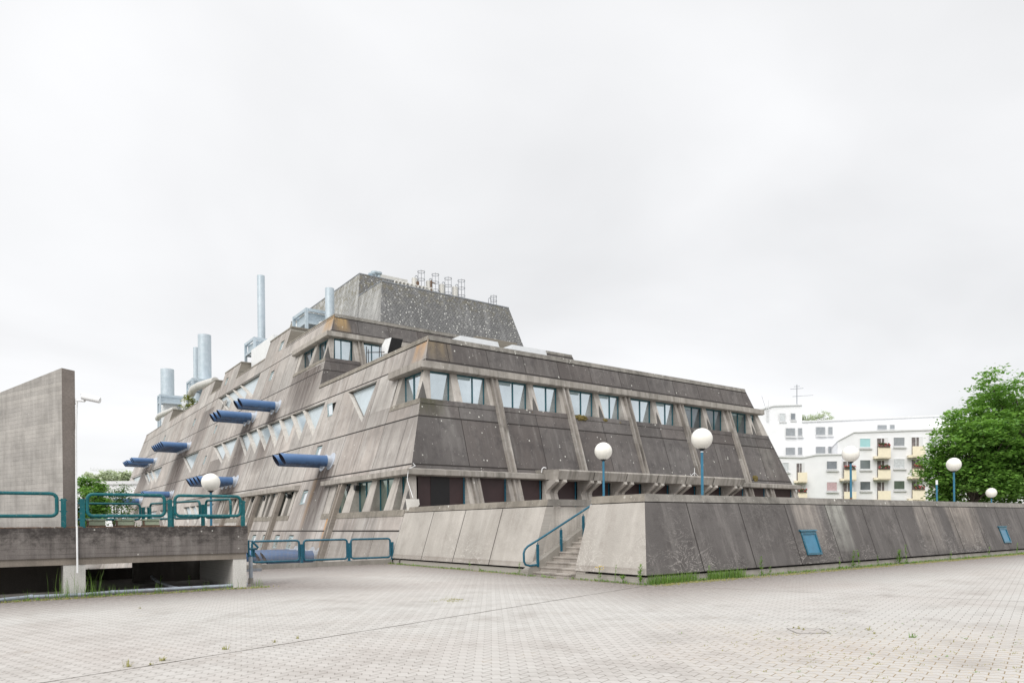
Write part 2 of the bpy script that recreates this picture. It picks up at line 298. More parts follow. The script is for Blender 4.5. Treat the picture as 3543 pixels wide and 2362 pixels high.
# shingles
def shingle(name, a, b, axis, dots_=True, lam=1.0):
    m = M(name, 0.8, 0.3)
    u = m.xyz(1) if axis == 'Y' else m.xyz(0)
    uv = m.vec(u, m.xyz(2))
    br = m.n('ShaderNodeTexBrick'); m.put(br.inputs['Vector'], uv)
    br.inputs['Scale'].default_value = 1.0; br.inputs['Brick Width'].default_value = 0.32; br.inputs['Row Height'].default_value = 0.195
    br.inputs['Mortar Size'].default_value = 0.022; br.inputs['Mortar Smooth'].default_value = 0.3
    m.put(br.inputs['Color1'], a); m.put(br.inputs['Color2'], b); m.put(br.inputs['Mortar'], tuple(x*0.35 for x in a))
    c = m.mix(m.ma('MULTIPLY', m.rng(m.noise(uv, 0.5, 5, 0.65), 0.4, 0.7), 0.5), br.outputs[0], tuple(x*0.6 for x in a))
    s = m.noise(m.vec(m.ma('MULTIPLY', u, 1.2), m.ma('MULTIPLY', m.xyz(2), 0.2)), 1.0, 5)
    c = m.mix(m.ma('MULTIPLY', m.rng(s, 0.5, 0.7), 0.4), c, tuple(min(1, x*1.7) for x in b))
    if dots_:
        d = m.dots(uv, 3.6, 0.15, 0.26, 0.75); pm = m.rng(m.noise(uv, 0.6, 3), 0.4, 0.55)
        c = m.mix(m.ma('MULTIPLY', m.ma('MULTIPLY', d, m.ma('ADD', pm, 0.4)), 1.0, clamp=True), c, (0.6, 0.6, 0.57))
        d = m.dots(uv, 4.5, 0.16, 0.27, 0.35)
        c = m.mix(m.ma('MULTIPLY', d, 0.55), c, (0.5, 0.5, 0.45))
    # moss near the ridge corner
    mo = m.ma('MULTIPLY', m.rng(m.noise(uv, 2.0, 6, 0.75), 0.48, 0.6), m.rng(m.xyz(2), 21.5, 24.0, 0.0, 0.7))
    c = m.mix(mo, c, (0.17, 0.15, 0.09))
    m.base(c); m.bump(br.outputs['Fac'], 0.5, -0.03)
    return m.m
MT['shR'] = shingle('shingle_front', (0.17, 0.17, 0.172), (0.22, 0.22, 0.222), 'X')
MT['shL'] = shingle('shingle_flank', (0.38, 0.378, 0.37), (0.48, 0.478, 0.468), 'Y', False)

# ------------------------------------------------------------------ mesh builder
class MB:
    def __init__(s): s.v = []; s.f = []; s.mi = []
    def face(s, pts, mi=0):
        b = len(s.v); s.v += [tuple(p) for p in pts]; s.f.append(list(range(b, b+len(pts)))); s.mi.append(mi)
    def box(s, x0, x1, y0, y1, z0, z1, mi=0):
        s.hexa([(x0, y0, z0), (x1, y0, z0), (x1, y1, z0), (x0, y1, z0)], [(x0, y0, z1), (x1, y0, z1), (x1, y1, z1), (x0, y1, z1)], mi)
    def hexa(s, a, b, mi=0):      # two matching loops
        n = len(a); k = len(s.v); s.v += [tuple(p) for p in a] + [tuple(p) for p in b]
        s.f.append([k+i for i in range(n)][::-1]); s.mi.append(mi)
        s.f.append([k+n+i for i in range(n)]); s.mi.append(mi)
        for i in range(n):
            j = (i+1) % n; s.f.append([k+i, k+j, k+n+j, k+n+i]); s.mi.append(mi)
    def obox(s, c, ax, ay, az, mi=0):   # centre and three half vectors
        c, ax, ay, az = map(Vector, (c, ax, ay, az))
        s.hexa([c-ax-ay-az, c+ax-ay-az, c+ax+ay-az, c-ax+ay-az], [c-ax-ay+az, c+ax-ay+az, c+ax+ay+az, c-ax+ay+az], mi)
    def tube(s, pts, r, seg=10, mi=0, closed=False, cap=True, rs=None):
        pts = [Vector(p) for p in pts]; n = len(pts); k = len(s.v)
        ref = None
        for i, p in enumerate(pts):
            if closed: d = pts[(i+1) % n]-pts[i-1]
            else: d = pts[min(i+1, n-1)]-pts[max(i-1, 0)]
            d.normalize()
            if ref is None:
                ref = d.orthogonal().normalized()
            ref = (ref - d*ref.dot(d)).normalized(); b = d.cross(ref)
            rad = rs[i] if rs else r
            for j in range(seg):
                a = 2*math.pi*j/seg; s.v.append(tuple(p+ref*(math.cos(a)*rad)+b*(math.sin(a)*rad)))
        for i in range(n if closed else n-1):
            i2 = (i+1) % n
            for j in range(seg):
                j2 = (j+1) % seg; s.f.append([k+i*seg+j, k+i*seg+j2, k+i2*seg+j2, k+i2*seg+j]); s.mi.append(mi)
        if cap and not closed:
            s.f.append([k+j for j in range(seg)][::-1]); s.mi.append(mi)
            s.f.append([k+(n-1)*seg+j for j in range(seg)]); s.mi.append(mi)
    def poly(s, pts2, holes, fn, mi=0):
        loops = [[Vector((p[0], p[1], 0)) for p in pts2]] + [[Vector((p[0], p[1], 0)) for p in h] for h in holes]
        tris = tessellate_polygon(loops); fl = [q for l in loops for q in l]
        b = len(s.v); s.v += [tuple(fn(q.x, q.y)) for q in fl]
        for t in tris: s.f.append([b+i for i in t]); s.mi.append(mi)
    def build(s, name, mats, parent=None, smooth=False, recalc=True):
        me = bpy.data.meshes.new(name); me.from_pydata(s.v, [], s.f)
        if not isinstance(mats, (list, tuple)): mats = [mats]
        for q in mats: me.materials.append(MT[q] if isinstance(q, str) else q)
        me.polygons.foreach_set('material_index', s.mi)
        if recalc:
            bm = bmesh.new(); bm.from_mesh(me); bmesh.ops.recalc_face_normals(bm, faces=bm.faces); bm.to_mesh(me); bm.free()
        if smooth:
            me.polygons.foreach_set('use_smooth', [True]*len(me.polygons))
            me.set_sharp_from_angle(angle=R(40))
        me.update()
        o = bpy.data.objects.new(name, me); col.objects.link(o)
        if parent: o.parent = parent
        return o
def tag(o, label=None, cat=None, group=None, kind=None):
    if label: o['label'] = label
    if cat: o['category'] = cat
    if group: o['group'] = group
    if kind: o['kind'] = kind
    return o
def empty(name, loc, label, cat, group=None, rz=0.0):
    o = bpy.data.objects.new(name, None); col.objects.link(o); o.location = loc; o.rotation_euler = (0, 0, rz)
    o.empty_display_size = 0.3
    return tag(o, label, cat, group)
def wparent(child, root):      # child mesh is in world coordinates
    child.parent = root; child.matrix_parent_inverse = Matrix.Translation(root.location).inverted(); return child
def copy_tree(o, parent=None):
    c = o.copy(); col.objects.link(c)
    if parent: c.parent = parent
    for ch in list(o.children): copy_tree(ch, c)
    return c
def ray(px, py): return fw + rt*((px-CX)/F) - up*((py-CY)/F)
def P(px, py, X=None, Y=None, Z=None, D=None):
    d = ray(px, py)
    t = X/d.x if X is not None else Y/d.y if Y is not None else (Z-H)/d.z if Z is not None else D
    return Vector((0, 0, H)) + d*t

# ------------------------------------------------------------------ the two inclined planes
S = 0.33
X0, Y0 = 14.62, 13.757          # retaining corner at z = 0
Y1, Y2 = 28.9, 44.55            # fronts of lower and upper block
X1 = 49.55                      # right ends
def L(Y, z, d=0.0): return (X0+S*z-d, Y, z)
def Rr(X, z, d=0.0, yb=Y1): return (X, yb+S*z-d, z)
def yr(z, yb=Y1): return yb+S*z

# ------------------------------------------------------------------ ground
def paving():
    m = M('interlocking_paving', 0.85, 0.25)
    a = math.atan2(2.28, 7.58)
    x, y = m.xyz(0), m.xyz(1)
    u = m.ma('ADD', m.ma('MULTIPLY', x, math.cos(a)), m.ma('MULTIPLY', y, math.sin(a)))
    v = m.ma('SUBTRACT', m.ma('MULTIPLY', y, math.cos(a)), m.ma('MULTIPLY', x, math.sin(a)))
    # zigzag interlocking profile of the cross joints
    per = 0.275
    tri = m.ma('SUBTRACT', m.ma('PINGPONG', m.ma('ADD', v, 50.0), 0.06875), 0.0344)
    uu = m.ma('ADD', u, m.ma('MULTIPLY', tri, 0.9))
    uv = m.vec(v, uu)
    br = m.n('ShaderNodeTexBrick'); m.put(br.inputs['Vector'], uv)
    br.inputs['Scale'].default_value = 1.0; br.inputs['Brick Width'].default_value = per; br.inputs['Row Height'].default_value = 0.17
    br.inputs['Mortar Size'].default_value = 0.0065; br.inputs['Mortar Smooth'].default_value = 0.2; br.inputs['Bias'].default_value = -0.2
    br.offset = 0.5
    m.put(br.inputs['Color1'], (0.50, 0.487, 0.465)); m.put(br.inputs['Color2'], (0.472, 0.455, 0.433)); m.put(br.inputs['Mortar'], (0.235, 0.22, 0.20))
    p2 = m.obj()
    big = m.noise(p2, 0.13, 4, 0.6); mid = m.noise(p2, 0.9, 6, 0.7); fine = m.noise(p2, 60, 3, 0.7)
    c = m.mix(m.ma('MULTIPLY', m.rng(big, 0.42, 0.65), 0.5), br.outputs[0], m.mix(1.0, br.outputs[0], (0.88, 0.81, 0.79), 'MULTIPLY'))
    c = m.mix(m.ma('MULTIPLY', m.rng(mid, 0.48, 0.68), 0.5), c, m.mix(1.0, c, (0.62, 0.59, 0.57), 'MULTIPLY'))
    c = m.mix(m.ma('MULTIPLY', m.rng(fine, 0.4, 0.7), 0.25), c, m.mix(1.0, c, (0.8, 0.8, 0.78), 'MULTIPLY'))
    # grit and dirt gather along the retaining wall, the kerb and the bridge
    dR = m.ma('ABSOLUTE', m.ma('SUBTRACT', m.ma('SUBTRACT', y, Y0), 0.0))
    dR = m.ma('MAXIMUM', dR, m.ma('MULTIPLY', m.ma('SUBTRACT', X0, x), 1.0))
    dB = m.ma('MAXIMUM', m.ma('ABSOLUTE', m.ma('SUBTRACT', y, 21.0)), m.ma('MULTIPLY', m.ma('SUBTRACT', x, 6.0), 1.0))
    dF = m.ma('ABSOLUTE', m.ma('SUBTRACT', y, 29.6)); dL = m.ma('ABSOLUTE', m.ma('SUBTRACT', x, X0))
    dL = m.ma('MAXIMUM', dL, m.ma('SUBTRACT', Y0, y))
    d = m.ma('MINIMUM', m.ma('MINIMUM', dR, m.ma('ADD', dL, 0.7)), m.ma('MINIMUM', dB, m.ma('MULTIPLY', dF, 0.6)))
    dn = m.ma('ADD', d, m.ma('MULTIPLY', m.ma('SUBTRACT', mid, 0.5), 2.6))
    dirt = m.rng(dn, 0.6, 4.3, 1.0, 0.0)
    gcol = m.mix(m.rng(m.noise(p2, 9, 5, 0.8), 0.4, 0.62), (0.14, 0.12, 0.11), (0.30, 0.268, 0.25))
    c = m.mix(m.ma('MULTIPLY', dirt, 0.95), c, gcol)
    # weed-filled joints and litter patch to the right
    pxm = m.ma('ABSOLUTE', m.ma('SUBTRACT', x, 9.3)); pym = m.ma('ABSOLUTE', m.ma('SUBTRACT', y, 4.4))
    pd = m.ma('ADD', m.ma('MULTIPLY', pxm, 0.45), m.ma('MULTIPLY', pym, 0.55))
    patch = m.rng(m.ma('ADD', pd, m.ma('MULTIPLY', m.ma('SUBTRACT', mid, 0.5), 3.0)), 0.4, 2.2, 1.0, 0.0)
    lit = m.ma('MULTIPLY', patch, m.rng(m.noise(p2, 14, 4, 0.8), 0.55, 0.64))
    c = m.mix(m.ma('MULTIPLY', lit, 0.7), c, (0.5, 0.4, 0.24))
    jm = m.ma('MULTIPLY', br.outputs['Fac'], m.ma('ADD', m.ma('MULTIPLY', patch, 0.8), m.rng(m.noise(p2, 1.3, 4), 0.6, 0.7, 0.0, 0.6)), clamp=True)
    c = m.mix(jm, c, (0.28, 0.2, 0.10))
    m.base(c)
    m.bump(m.ma('SUBTRACT', m.ma('MULTIPLY', fine, 0.25), br.outputs['Fac']), 0.5, 0.008)
    return m.m
MT['paving'] = paving()
m = M('plain_ground', 0.95, 0.1)
m.base(m.mix(m.rng(m.noise(m.obj(), 0.08, 5), 0.4, 0.6), (0.06, 0.09, 0.03), (0.10, 0.12, 0.05))); MT['lawn'] = m.m
COURT = (-30.0, 17.5, 29.9, 150.0)
g = MB()
fn0 = lambda x, y: (x, y, 0.0)
g.poly([(-1500, -600), (1500, -600), (1500, 3000), (-1500, 3000)], [[(COURT[0], COURT[2]), (COURT[1], COURT[2]), (COURT[1], COURT[3]), (COURT[0], COURT[3])]], fn0)
x0, x1, y0, y1 = COURT
for a, b in (((x0, y0), (x1, y0)), ((x1, y0), (x1, y1)), ((x1, y1), (x0, y1)), ((x0, y1), (x0, y0))):
    g.face([(a[0], a[1], 0), (b[0], b[1], 0), (b[0], b[1], -4.6), (a[0], a[1], -4.6)])
tag(g.build('ground', 'lawn'), kind='structure')
g = MB(); g.face([(x0, y0, -4.5), (x1, y0, -4.5), (x1, y1, -4.5), (x0, y1, -4.5)]); tag(g.build('court_floor', 'paving'), kind='structure')
g = MB()
g.face([(-60, -60, 0.004), (90, -60, 0.004), (90, 29.9, 0.004), (-60, 29.9, 0.004)])
tag(g.build('plaza', 'paving'), kind='structure')
# expansion joints of the paving
g = MB()
def strip(a, b, w, z=0.008, jit=0.0, n=14):
    a, b = Vector((*a, 0)), Vector((*b, 0)); d = (b-a).normalized(); q = Vector((-d.y, d.x, 0))
    prev = None
    for i in range(n+1):
        c = a+(b-a)*(i/n) + q*random.uniform(-jit, jit); ww = w*random.uniform(0.35, 1.0)
        cur = (c-q*ww, c+q*ww)
        if prev: g.face([(prev[0].x, prev[0].y, z), (cur[0].x, cur[0].y, z), (cur[1].x, cur[1].y, z), (prev[1].x, prev[1].y, z)])
        prev = cur
strip((-2.0, 8.75), (14.49, 13.61), 0.016, jit=0.012, n=60)
strip((14.6, 13.5), (19.5, -1.0), 0.014, jit=0.006, n=40)
_c = [P(2735, 2186, Z=.009), P(2722, 2172, Z=.009), P(2752, 2166, Z=.009), P(2830, 2172, Z=.009)]
MT['seamdirt'] = plain('seam_dirt', (0.13, 0.115, 0.095), 0.95)
tag(g.build('paving_seam', 'seamdirt'), kind='structure')

md = empty('drain_cover', _c[1], 'sunken square drain cover overgrown with weeds in the paving', 'drain cover')
mb = MB(); ux = (_c[3]-_c[1]).normalized(); uy = Vector((-ux.y, ux.x, 0))*-1; qs = [Vector((0, 0, .0)), ux*.5, ux*.5+uy*.5, uy*.5]
for i in range(4):
    a, b = qs[i], qs[(i+1) % 4]; d_ = (b-a).normalized(); n_ = Vector((-d_.y, d_.x, 0))*.006; mb.face([a-n_, b-n_, b+n_, a+n_])
mb.build('frame_gap', 'seamdirt', md)
mb = MB(); mb.face([q*.96+(ux+uy)*.01-Vector((0, 0, .003)) for q in qs]); mb.build('lid', 'paving', md)

# ------------------------------------------------------------------ laboratory building
lab = empty('laboratory_building', (32, 80, 0), 'huge stepped grey concrete laboratory with inclined walls, blue pipes and a shingled penthouse', 'building')
def part(mb, name, mats, parent=None, **k):
    o = mb.build(name, mats, None, **k)
    if parent is None: wparent(o, lab)
    else:
        o.parent = parent
    return o
# helper for sub-parts: parent's own matrix is identity + inverse => world coordinates stay
ZL, ZC = -4.6, 11.77
def tri(a, apex, left, zt=10.22, zb=7.85): return [(a, zt), (apex, zb), (left, zt)]
def saw(teeth, zt, zb):     # teeth: (right top Y, apex Y, left top Y) from right to left
    pts = [(teeth[0][0], zt), (teeth[0][1], zb)]
    for k in range(1, len(teeth)):
        _, ap, lt = teeth[k-1]; a1 = teeth[k][1]; f = (a1-0.1-ap)/(lt-ap)
        pts += [(a1-0.1, zb+(zt-zb)*f), (a1, zb)]
    pts.append((teeth[-1][2], zt)); return pts
ROWS = []
ap = [46.49, 49.12, 51.83, 54.6, 57.13, 59.85, 62.63]; lt = [50.5, 53.1, 55.9, 58.9, 61.9, 64.9, 67.5]
ROWS.append(([(46.1 if i == 0 else ap[i]-0.1, ap[i], lt[i]) for i in range(7)], 10.22, 7.85))
ROWS.append(([(67.8, 68.0, 73.7), (70.5, 70.65, 77.1)], 10.18, 7.85))
ROWS.append(([(67.2, 67.45, 74.2), (70, 70.13, 77.0), (73, 73.0, 79.9), (75.8, 75.84, 82.96)], 16.2, 13.8))
ROWS.append(([(38.04, 38.5, 42.3)], 10.24, 7.82))
ROWS.append(([(83.5, 84.35, 92.2)], 10.35, 7.9))
ROWS.append(([(105.0, 105.7, 113.6), (108.5, 108.5, 117.0), (111.5, 111.5, 120.0)], 10.2, 7.95))
ROWS.append(([(122.4, 123.0, 132.2)], 10.2, 7.93))
ROWS.append(([(68.3, 68.6, 73.2), (70.84, 70.84, 75.9), (73.15, 73.15, 78.6), (76.26, 76.26, 81.6)], 4.0, 2.15))
ROWS.append(([(86.0, 86.74, 92.5), (89.2, 89.2, 95.4)], 4.0, 2.13))
ROWS.append(([(97.0, 97.78, 104.5), (100.6, 100.6, 107.5), (104, 104, 111)], 4.0, 2.2))
# small pivot windows (Y right, z top, opened outwards)
SW = [(43.95, 7.02, 0.97, 1.0, 0), (43.96, 4.12, 0.97, 0.92, 0), (62.47, 15.6, 1.0, 0.9, 0), (81.35, 18.42, 1.05, 0.86, 0), (62.44, 18.38, 1.05, 0.9, 0),
      (92.3, 15.2, 1.05, 0.95, 0), (78.46, 12.65, 0.9, 0.92, 0), (78.5, 9.37, 0.9, 0.92, 0), (78.64, 15.4, 0.9, 0.95, 0), (111.55, 15.25, 1.2, 0.95, 0),
      (44.03, 1.24, 0.98, 0.88, 0), (46.72, 1.24, 0.98, 0.88, 0), (49.46, 1.24, 0.98, 0.88, 0), (51.99, 1.22, 0.98, 0.88, 0), (43.93, 9.87, 0.93, 0.9, 1)]
holes = [saw(*r) for r in ROWS] + [[(a, zt), (a, zt-h), (a+w_, zt-h), (a+w_, zt)] for a, zt, w_, h, o in SW]
outline = [(29.74, ZL), (29.74, 2.5), (40.28, 2.5), (40.4, 4.16), (yr(4.16), 4.16), (yr(8.2), 8.2), (34.9, 8.2), (35.05, 9.78), (yr(9.78), 9.78), (yr(ZC), ZC),
           (yr(ZC, Y2), ZC), (yr(13.98, Y2), 13.98), (55.95, 13.98), (56.2, 15.62), (yr(15.62, Y2), 15.62), (yr(17.62, Y2), 17.62),
           (61.35, 17.62), (61.45, 19.22), (67.4, 19.22), (67.4, 17.62), (77.3, 17.62), (77.3, 19.22), (83.9, 19.22), (83.9, 17.62),
           (88.4, 17.62), (88.4, 19.22), (94.9, 19.22), (94.9, 17.62), (113.4, 17.62), (113.5, 19.22), (119.9, 19.22), (119.9, 17.62), (133.3, 17.62), (136.0, ZL)]
low2 = [(45.9, 4.16), (46.1, 2.5), (66.0, 2.5), (66.0, 4.16)]
holes.append(low2)
f = MB(); f.poly(outline, holes, lambda y, z: L(y, z))
def reveal(mb, loop, depth, mi=0, fn=L):
    n = len(loop)
    for i in range(n):
        a, b = loop[i], loop[(i+1) % n]
        mb.face([fn(*a), fn(*b), fn(*b, -depth), fn(*a, -depth)], mi)
for h in holes[:len(ROWS)]: reveal(f, h, 0.30, 1)
for h in holes[len(ROWS):-1]: reveal(f, h, 0.14, 1)
for z0 in (1.5, 4.73, 7.25, 11.55):      # shadow joints between the storeys
    pass
def jstrip(mb, a, b, wd=0.045, d=0.004, fn=L, mi=2):
    (u0, z0), (u1, z1) = a, b
    if abs(z1-z0) < 0.5: mb.face([fn(u0, z0-wd/2, d), fn(u1, z1-wd/2, d), fn(u1, z1+wd/2, d), fn(u0, z0+wd/2, d)], mi)
    else: mb.face([fn(u0-wd/2, z0, d), fn(u0+wd/2, z0, d), fn(u1+wd/2, z1, d), fn(u1-wd/2, z1, d)], mi)
for z0, a, b in ((1.5, 29.76, 134.0), (4.73, 30.47, 135), (7.25, 31.3, 134.5), (10.4, 32.35, 134.0), (13.0, 48.85, 133.6), (16.25, 49.9, 133.4)):
    jstrip(f, (a, z0), (b, z0), 0.075)
jstrip(f, (32.8, 11.5), (48.3, 11.5), 0.05); jstrip(f, (50.4, 17.35), (61.3, 17.35), 0.05)
inside = lambda y, z: any(min(p[0] for p in h)-0.3 < y < max(p[0] for p in h)+0.3 and min(p[1] for p in h)-0.2 < z < max(p[1] for p in h)+0.2 for h in holes)
bands = [(-4.5, 1.47), (1.53, 4.7), (4.76, 7.22), (7.28, 10.36), (10.44, 11.46), (13.04, 16.2), (10.44, 12.96)]
k = 0
for bi, (za, zb) in enumerate(bands):
    y = 29.74 + 2.6
    while y < 133:
        ok = yr(zb) < y-0.3 if bi < 5 else yr(zb, Y2) < y-0.3
        if bi == 4 and y > 48: ok = False
        if bi == 6 and y < 50: ok = False
        if ok and not any(inside(y, zt) for zt in (za+0.1, (za+zb)/2, zb-0.1)) and not (bi == 1 and y < 40.5) and not (bi == 5 and y < 56.5):
            jstrip(f, (y, za), (y, zb), 0.028)
        y += 2.66
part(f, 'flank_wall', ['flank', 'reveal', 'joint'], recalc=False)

# glazing of the triangular windows
def vwindow(teeth, zt, zb):
    for i, (a, apx, lft) in enumerate(teeth):
        e = 0.30
        # glass triangle at depth 0.5, clipped by the fin of the neighbour
        T = [(a+0.05, zt-0.02), (apx+0.02, zb+0.05), (lft-0.1, zt-0.02)]
        if i > 0:
            _, pa, pl = teeth[i-1]
            T = [(pl+0.02, zt-0.02), (apx+0.02, zb+(zt-zb)*(apx-pa)/(pl-pa)), (apx+0.02, zb+0.05), (lft-0.1, zt-0.02)]
        mb = MB(); c = (sum(p[0] for p in T)/len(T), sum(p[1] for p in T)/len(T))
        inn = [(c[0]+(p[0]-c[0])*0.955, c[1]+(p[1]-c[1])*0.955) for p in T]
        for q in range(len(T)):
            r = (q+1) % len(T); mb.face([L(*T[q], -0.24), L(*T[r], -0.24), L(*inn[r], -0.24), L(*inn[q], -0.24)], 0)
            mb.face([L(*inn[q], -0.24), L(*inn[r], -0.24), L(*inn[r], -0.28), L(*inn[q], -0.28)], 0)
        fr = part(mb, 'window', 'seal')
        mb = MB(); mb.face([L(*p, -0.27) for p in inn]); part(mb, 'pane', 'glass_tri', fr)
        if i < len(teeth)-1:      # concrete fin between two bays
            dx = (lft-apx); wd = 0.42
            mb = MB()
            A = [(apx-0.05, zb), (apx+wd, zb+0.02), (lft+0.05, zt), (lft-wd-0.1, zt)]
            A = [(apx-0.10, zb+0.10), (apx+0.03, zb+0.02), (lft+0.12, zt-0.01), (lft-0.24, zt-0.01)]
            mb.hexa([L(*p, -0.02) for p in A], [L(*p, -0.295) for p in A])
            part(mb, 'window_fin', 'reveal')
for r in ROWS: vwindow(*r)
for (a, zt, w_, h, op) in SW:
    mb = MB(); t = 0.09; d0 = -0.10; tilt = 0.34 if op else 0.0
    fn = (lambda y, z, d=0.0: L(y, z, d+tilt*(z-(zt-h))/h)) if op else L
    o4 = [(a+.01, zt-0.07), (a+.01, zt-h+.01), (a+w_-.01, zt-h+.01), (a+w_-.01, zt-0.07)]
    i4 = [(a+t, zt-0.07-t), (a+t, zt-h+t), (a+w_-t, zt-h+t), (a+w_-t, zt-0.07-t)]
    for q in range(4):
        r = (q+1) % 4; mb.face([fn(*o4[q], d0+.03), fn(*o4[r], d0+.03), fn(*i4[r], d0+.03), fn(*i4[q], d0+.03)]); mb.face([fn(*i4[q], d0+.03), fn(*i4[r], d0+.03), fn(*i4[r], d0-.02), fn(*i4[q], d0-.02)])
    mb.face([L(a, zt-h-0.001, 0.02), L(a+w_, zt-h-0.001, 0.02), L(a+w_, zt-h+.03, -0.02), L(a, zt-h+.03, -0.02)])
    fr = part(mb, 'pivot_window', 'paleframe')
    mb = MB(); mb.face([fn(*p, d0) for p in i4]); part(mb, 'pane', 'glass_bright', fr)
    mb = MB(); mb.face([L(a, zt, -0.132), L(a+w_, zt, -0.132), L(a+w_, zt-h, -0.135), L(a, zt-h, -0.135)]); part(mb, 'window_recess', 'dark', fr)

# ---- front of the lower block, its far end, roof and upper block
f = MB()
R_ = lambda x, z, d=0.0: Rr(x, z, d, Y1)
def xl(z): return X0+S*z
def xr(z): return X1-S*z
f.poly([(xl(4.16), 4.16), (xr(4.16), 4.16), (xr(8.2), 8.2), (xl(8.2), 8.2)], [], R_)
f.poly([(xl(9.78), 9.78), (xr(9.78), 9.78), (xr(ZC), ZC), (xl(ZC), ZC)], [], R_)
f.poly([(xl(0), 0), (xr(0), 0), (xr(2.5), 2.5), (xl(2.5), 2.5)], [], R_)
for z0 in (4.73, 7.25, 10.4, 11.5):
    jstrip(f, (xl(z0)+0.01, z0), (xr(z0)-0.01, z0), 0.07, 0.004, R_, 1)
x = 19.5
while x < 47:
    jstrip(f, (x, 4.77), (x+0.02, 7.22), 0.035, 0.004, R_, 1); jstrip(f, (x-0.02, 7.29), (x, 7.92), 0.03, 0.004, R_, 1)
    jstrip(f, (x, 10.44), (x, 11.46), 0.03, 0.004, R_, 1); x += 2.56
    if abs((x-22.06) % 5.12) < 0.1 or abs((x-22.06) % 5.12-5.12) < 0.1: jstrip(f, (x, 10.44), (x, 11.46), 0.03, 0.004, R_, 1); x += 2.56
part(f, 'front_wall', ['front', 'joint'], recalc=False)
f = MB()
T2_ = lambda x, z, d=0.0: Rr(x, z, d, Y2)
f.poly([(xl(11.7), 11.7), (xr(11.7), 11.7), (xr(13.98), 13.98), (xl(13.98), 13.98)], [], T2_)
f.poly([(xl(15.62), 15.62), (xr(15.62), 15.62), (xr(17.62), 17.62), (xl(17.62), 17.62)], [], T2_)
for z0 in (13.0, 16.25, 17.35): jstrip(f, (xl(z0), z0), (xr(z0), z0), 0.06, 0.004, T2_, 1)
x = 22.17
while x < 43:
    jstrip(f, (x, 16.3), (x, 17.3), 0.03, 0.004, T2_, 1); jstrip(f, (x, 13.05), (x, 13.9), 0.03, 0.004, T2_, 1); x += 2.56
part(f, 'upper_front_wall', ['front', 'joint'], recalc=False)
f = MB()      # right end faces, rear, roofs
for (ya, yb, za, zb) in (((0), 0, 0, 0),):
    pass
def xrw(z): return X1-S*z
f.face([(xrw(0), yr(0), 0), (xrw(ZC), yr(ZC), ZC), (xrw(ZC), yr(ZC, Y2), ZC), (xrw(0), yr(ZC, Y2), 0)])
f.face([(xrw(0), yr(ZC, Y2), 0), (xrw(17.62), yr(17.62, Y2), 17.62), (xrw(17.62), 133.3, 17.62), (xrw(0), 136, 0)])
f.face([L(136, ZL), (xrw(0), 136, ZL), (xrw(17.62), 133.3, 17.62), L(133.3, 17.62)])
part(f, 'rear_wall', ['flank'], recalc=False)
f = MB()
f.face([(xl(ZC)+.3, yr(ZC)+.3, ZC-.15), (xr(ZC)-.3, yr(ZC)+.3, ZC-.15), (xr(ZC)-.3, yr(ZC, Y2)+1, ZC-.15), (xl(ZC)+.3, yr(ZC, Y2)+1, ZC-.15)])
z6 = 17.62
f.face([(xl(z6)+.3, yr(z6, Y2)+.3, z6-.15), (xr(z6)-.3, yr(z6, Y2)+.3, z6-.15), (xr(z6)-.3, 133, z6-.15), (xl(z6)+.3, 133, z6-.15)])
MT['gravelroof'] = plain('roof_gravel', (0.25, 0.24, 0.22), 0.95, vs_=12, var=0.3)
part(f, 'roof', 'gravelroof')
def coping(pts, name='parapet_cap', mat='cap', h=0.27, wd=0.42):    # world polyline, outer edge; sits on the parapet top
    mb = MB()
    for (a, b, inn) in pts:
        a, b, inn = Vector(a), Vector(b), Vector(inn); d = inn*wd; o = -inn*0.025; z = Vector((0, 0, h))
        low = Vector((-inn.x*S*h, -inn.y*S*h, -h))
        mb.hexa([a+o+low, b+o+low, b+d+low, a+d+low], [a+o, b+o, b+d, a+d])
    return part(mb, name, mat)
zt = 0.03
coping([((xl(ZC), yr(ZC), ZC+zt), (xr(ZC), yr(ZC), ZC+zt), (0, 1, 0))])
coping([((xl(ZC), yr(ZC)+0.01, ZC+zt+.002), (xl(ZC), yr(ZC, Y2)-0.05, ZC+zt+.002), (1, 0, 0))], mat='capL')
coping([((xl(z6), yr(z6, Y2), z6+zt), (xr(z6), yr(z6, Y2), z6+zt), (0, 1, 0))])
for (a, b) in ((yr(z6, Y2)+.01, 61.34), (67.4, 77.3), (83.9, 88.4), (94.9, 113.4), (119.9, 133.3)):
    coping([((xl(z6), a, z6+zt+.002), (xl(z6), b, z6+zt+.002), (1, 0, 0))], mat='capL', h=0.14)
z7 = 19.22
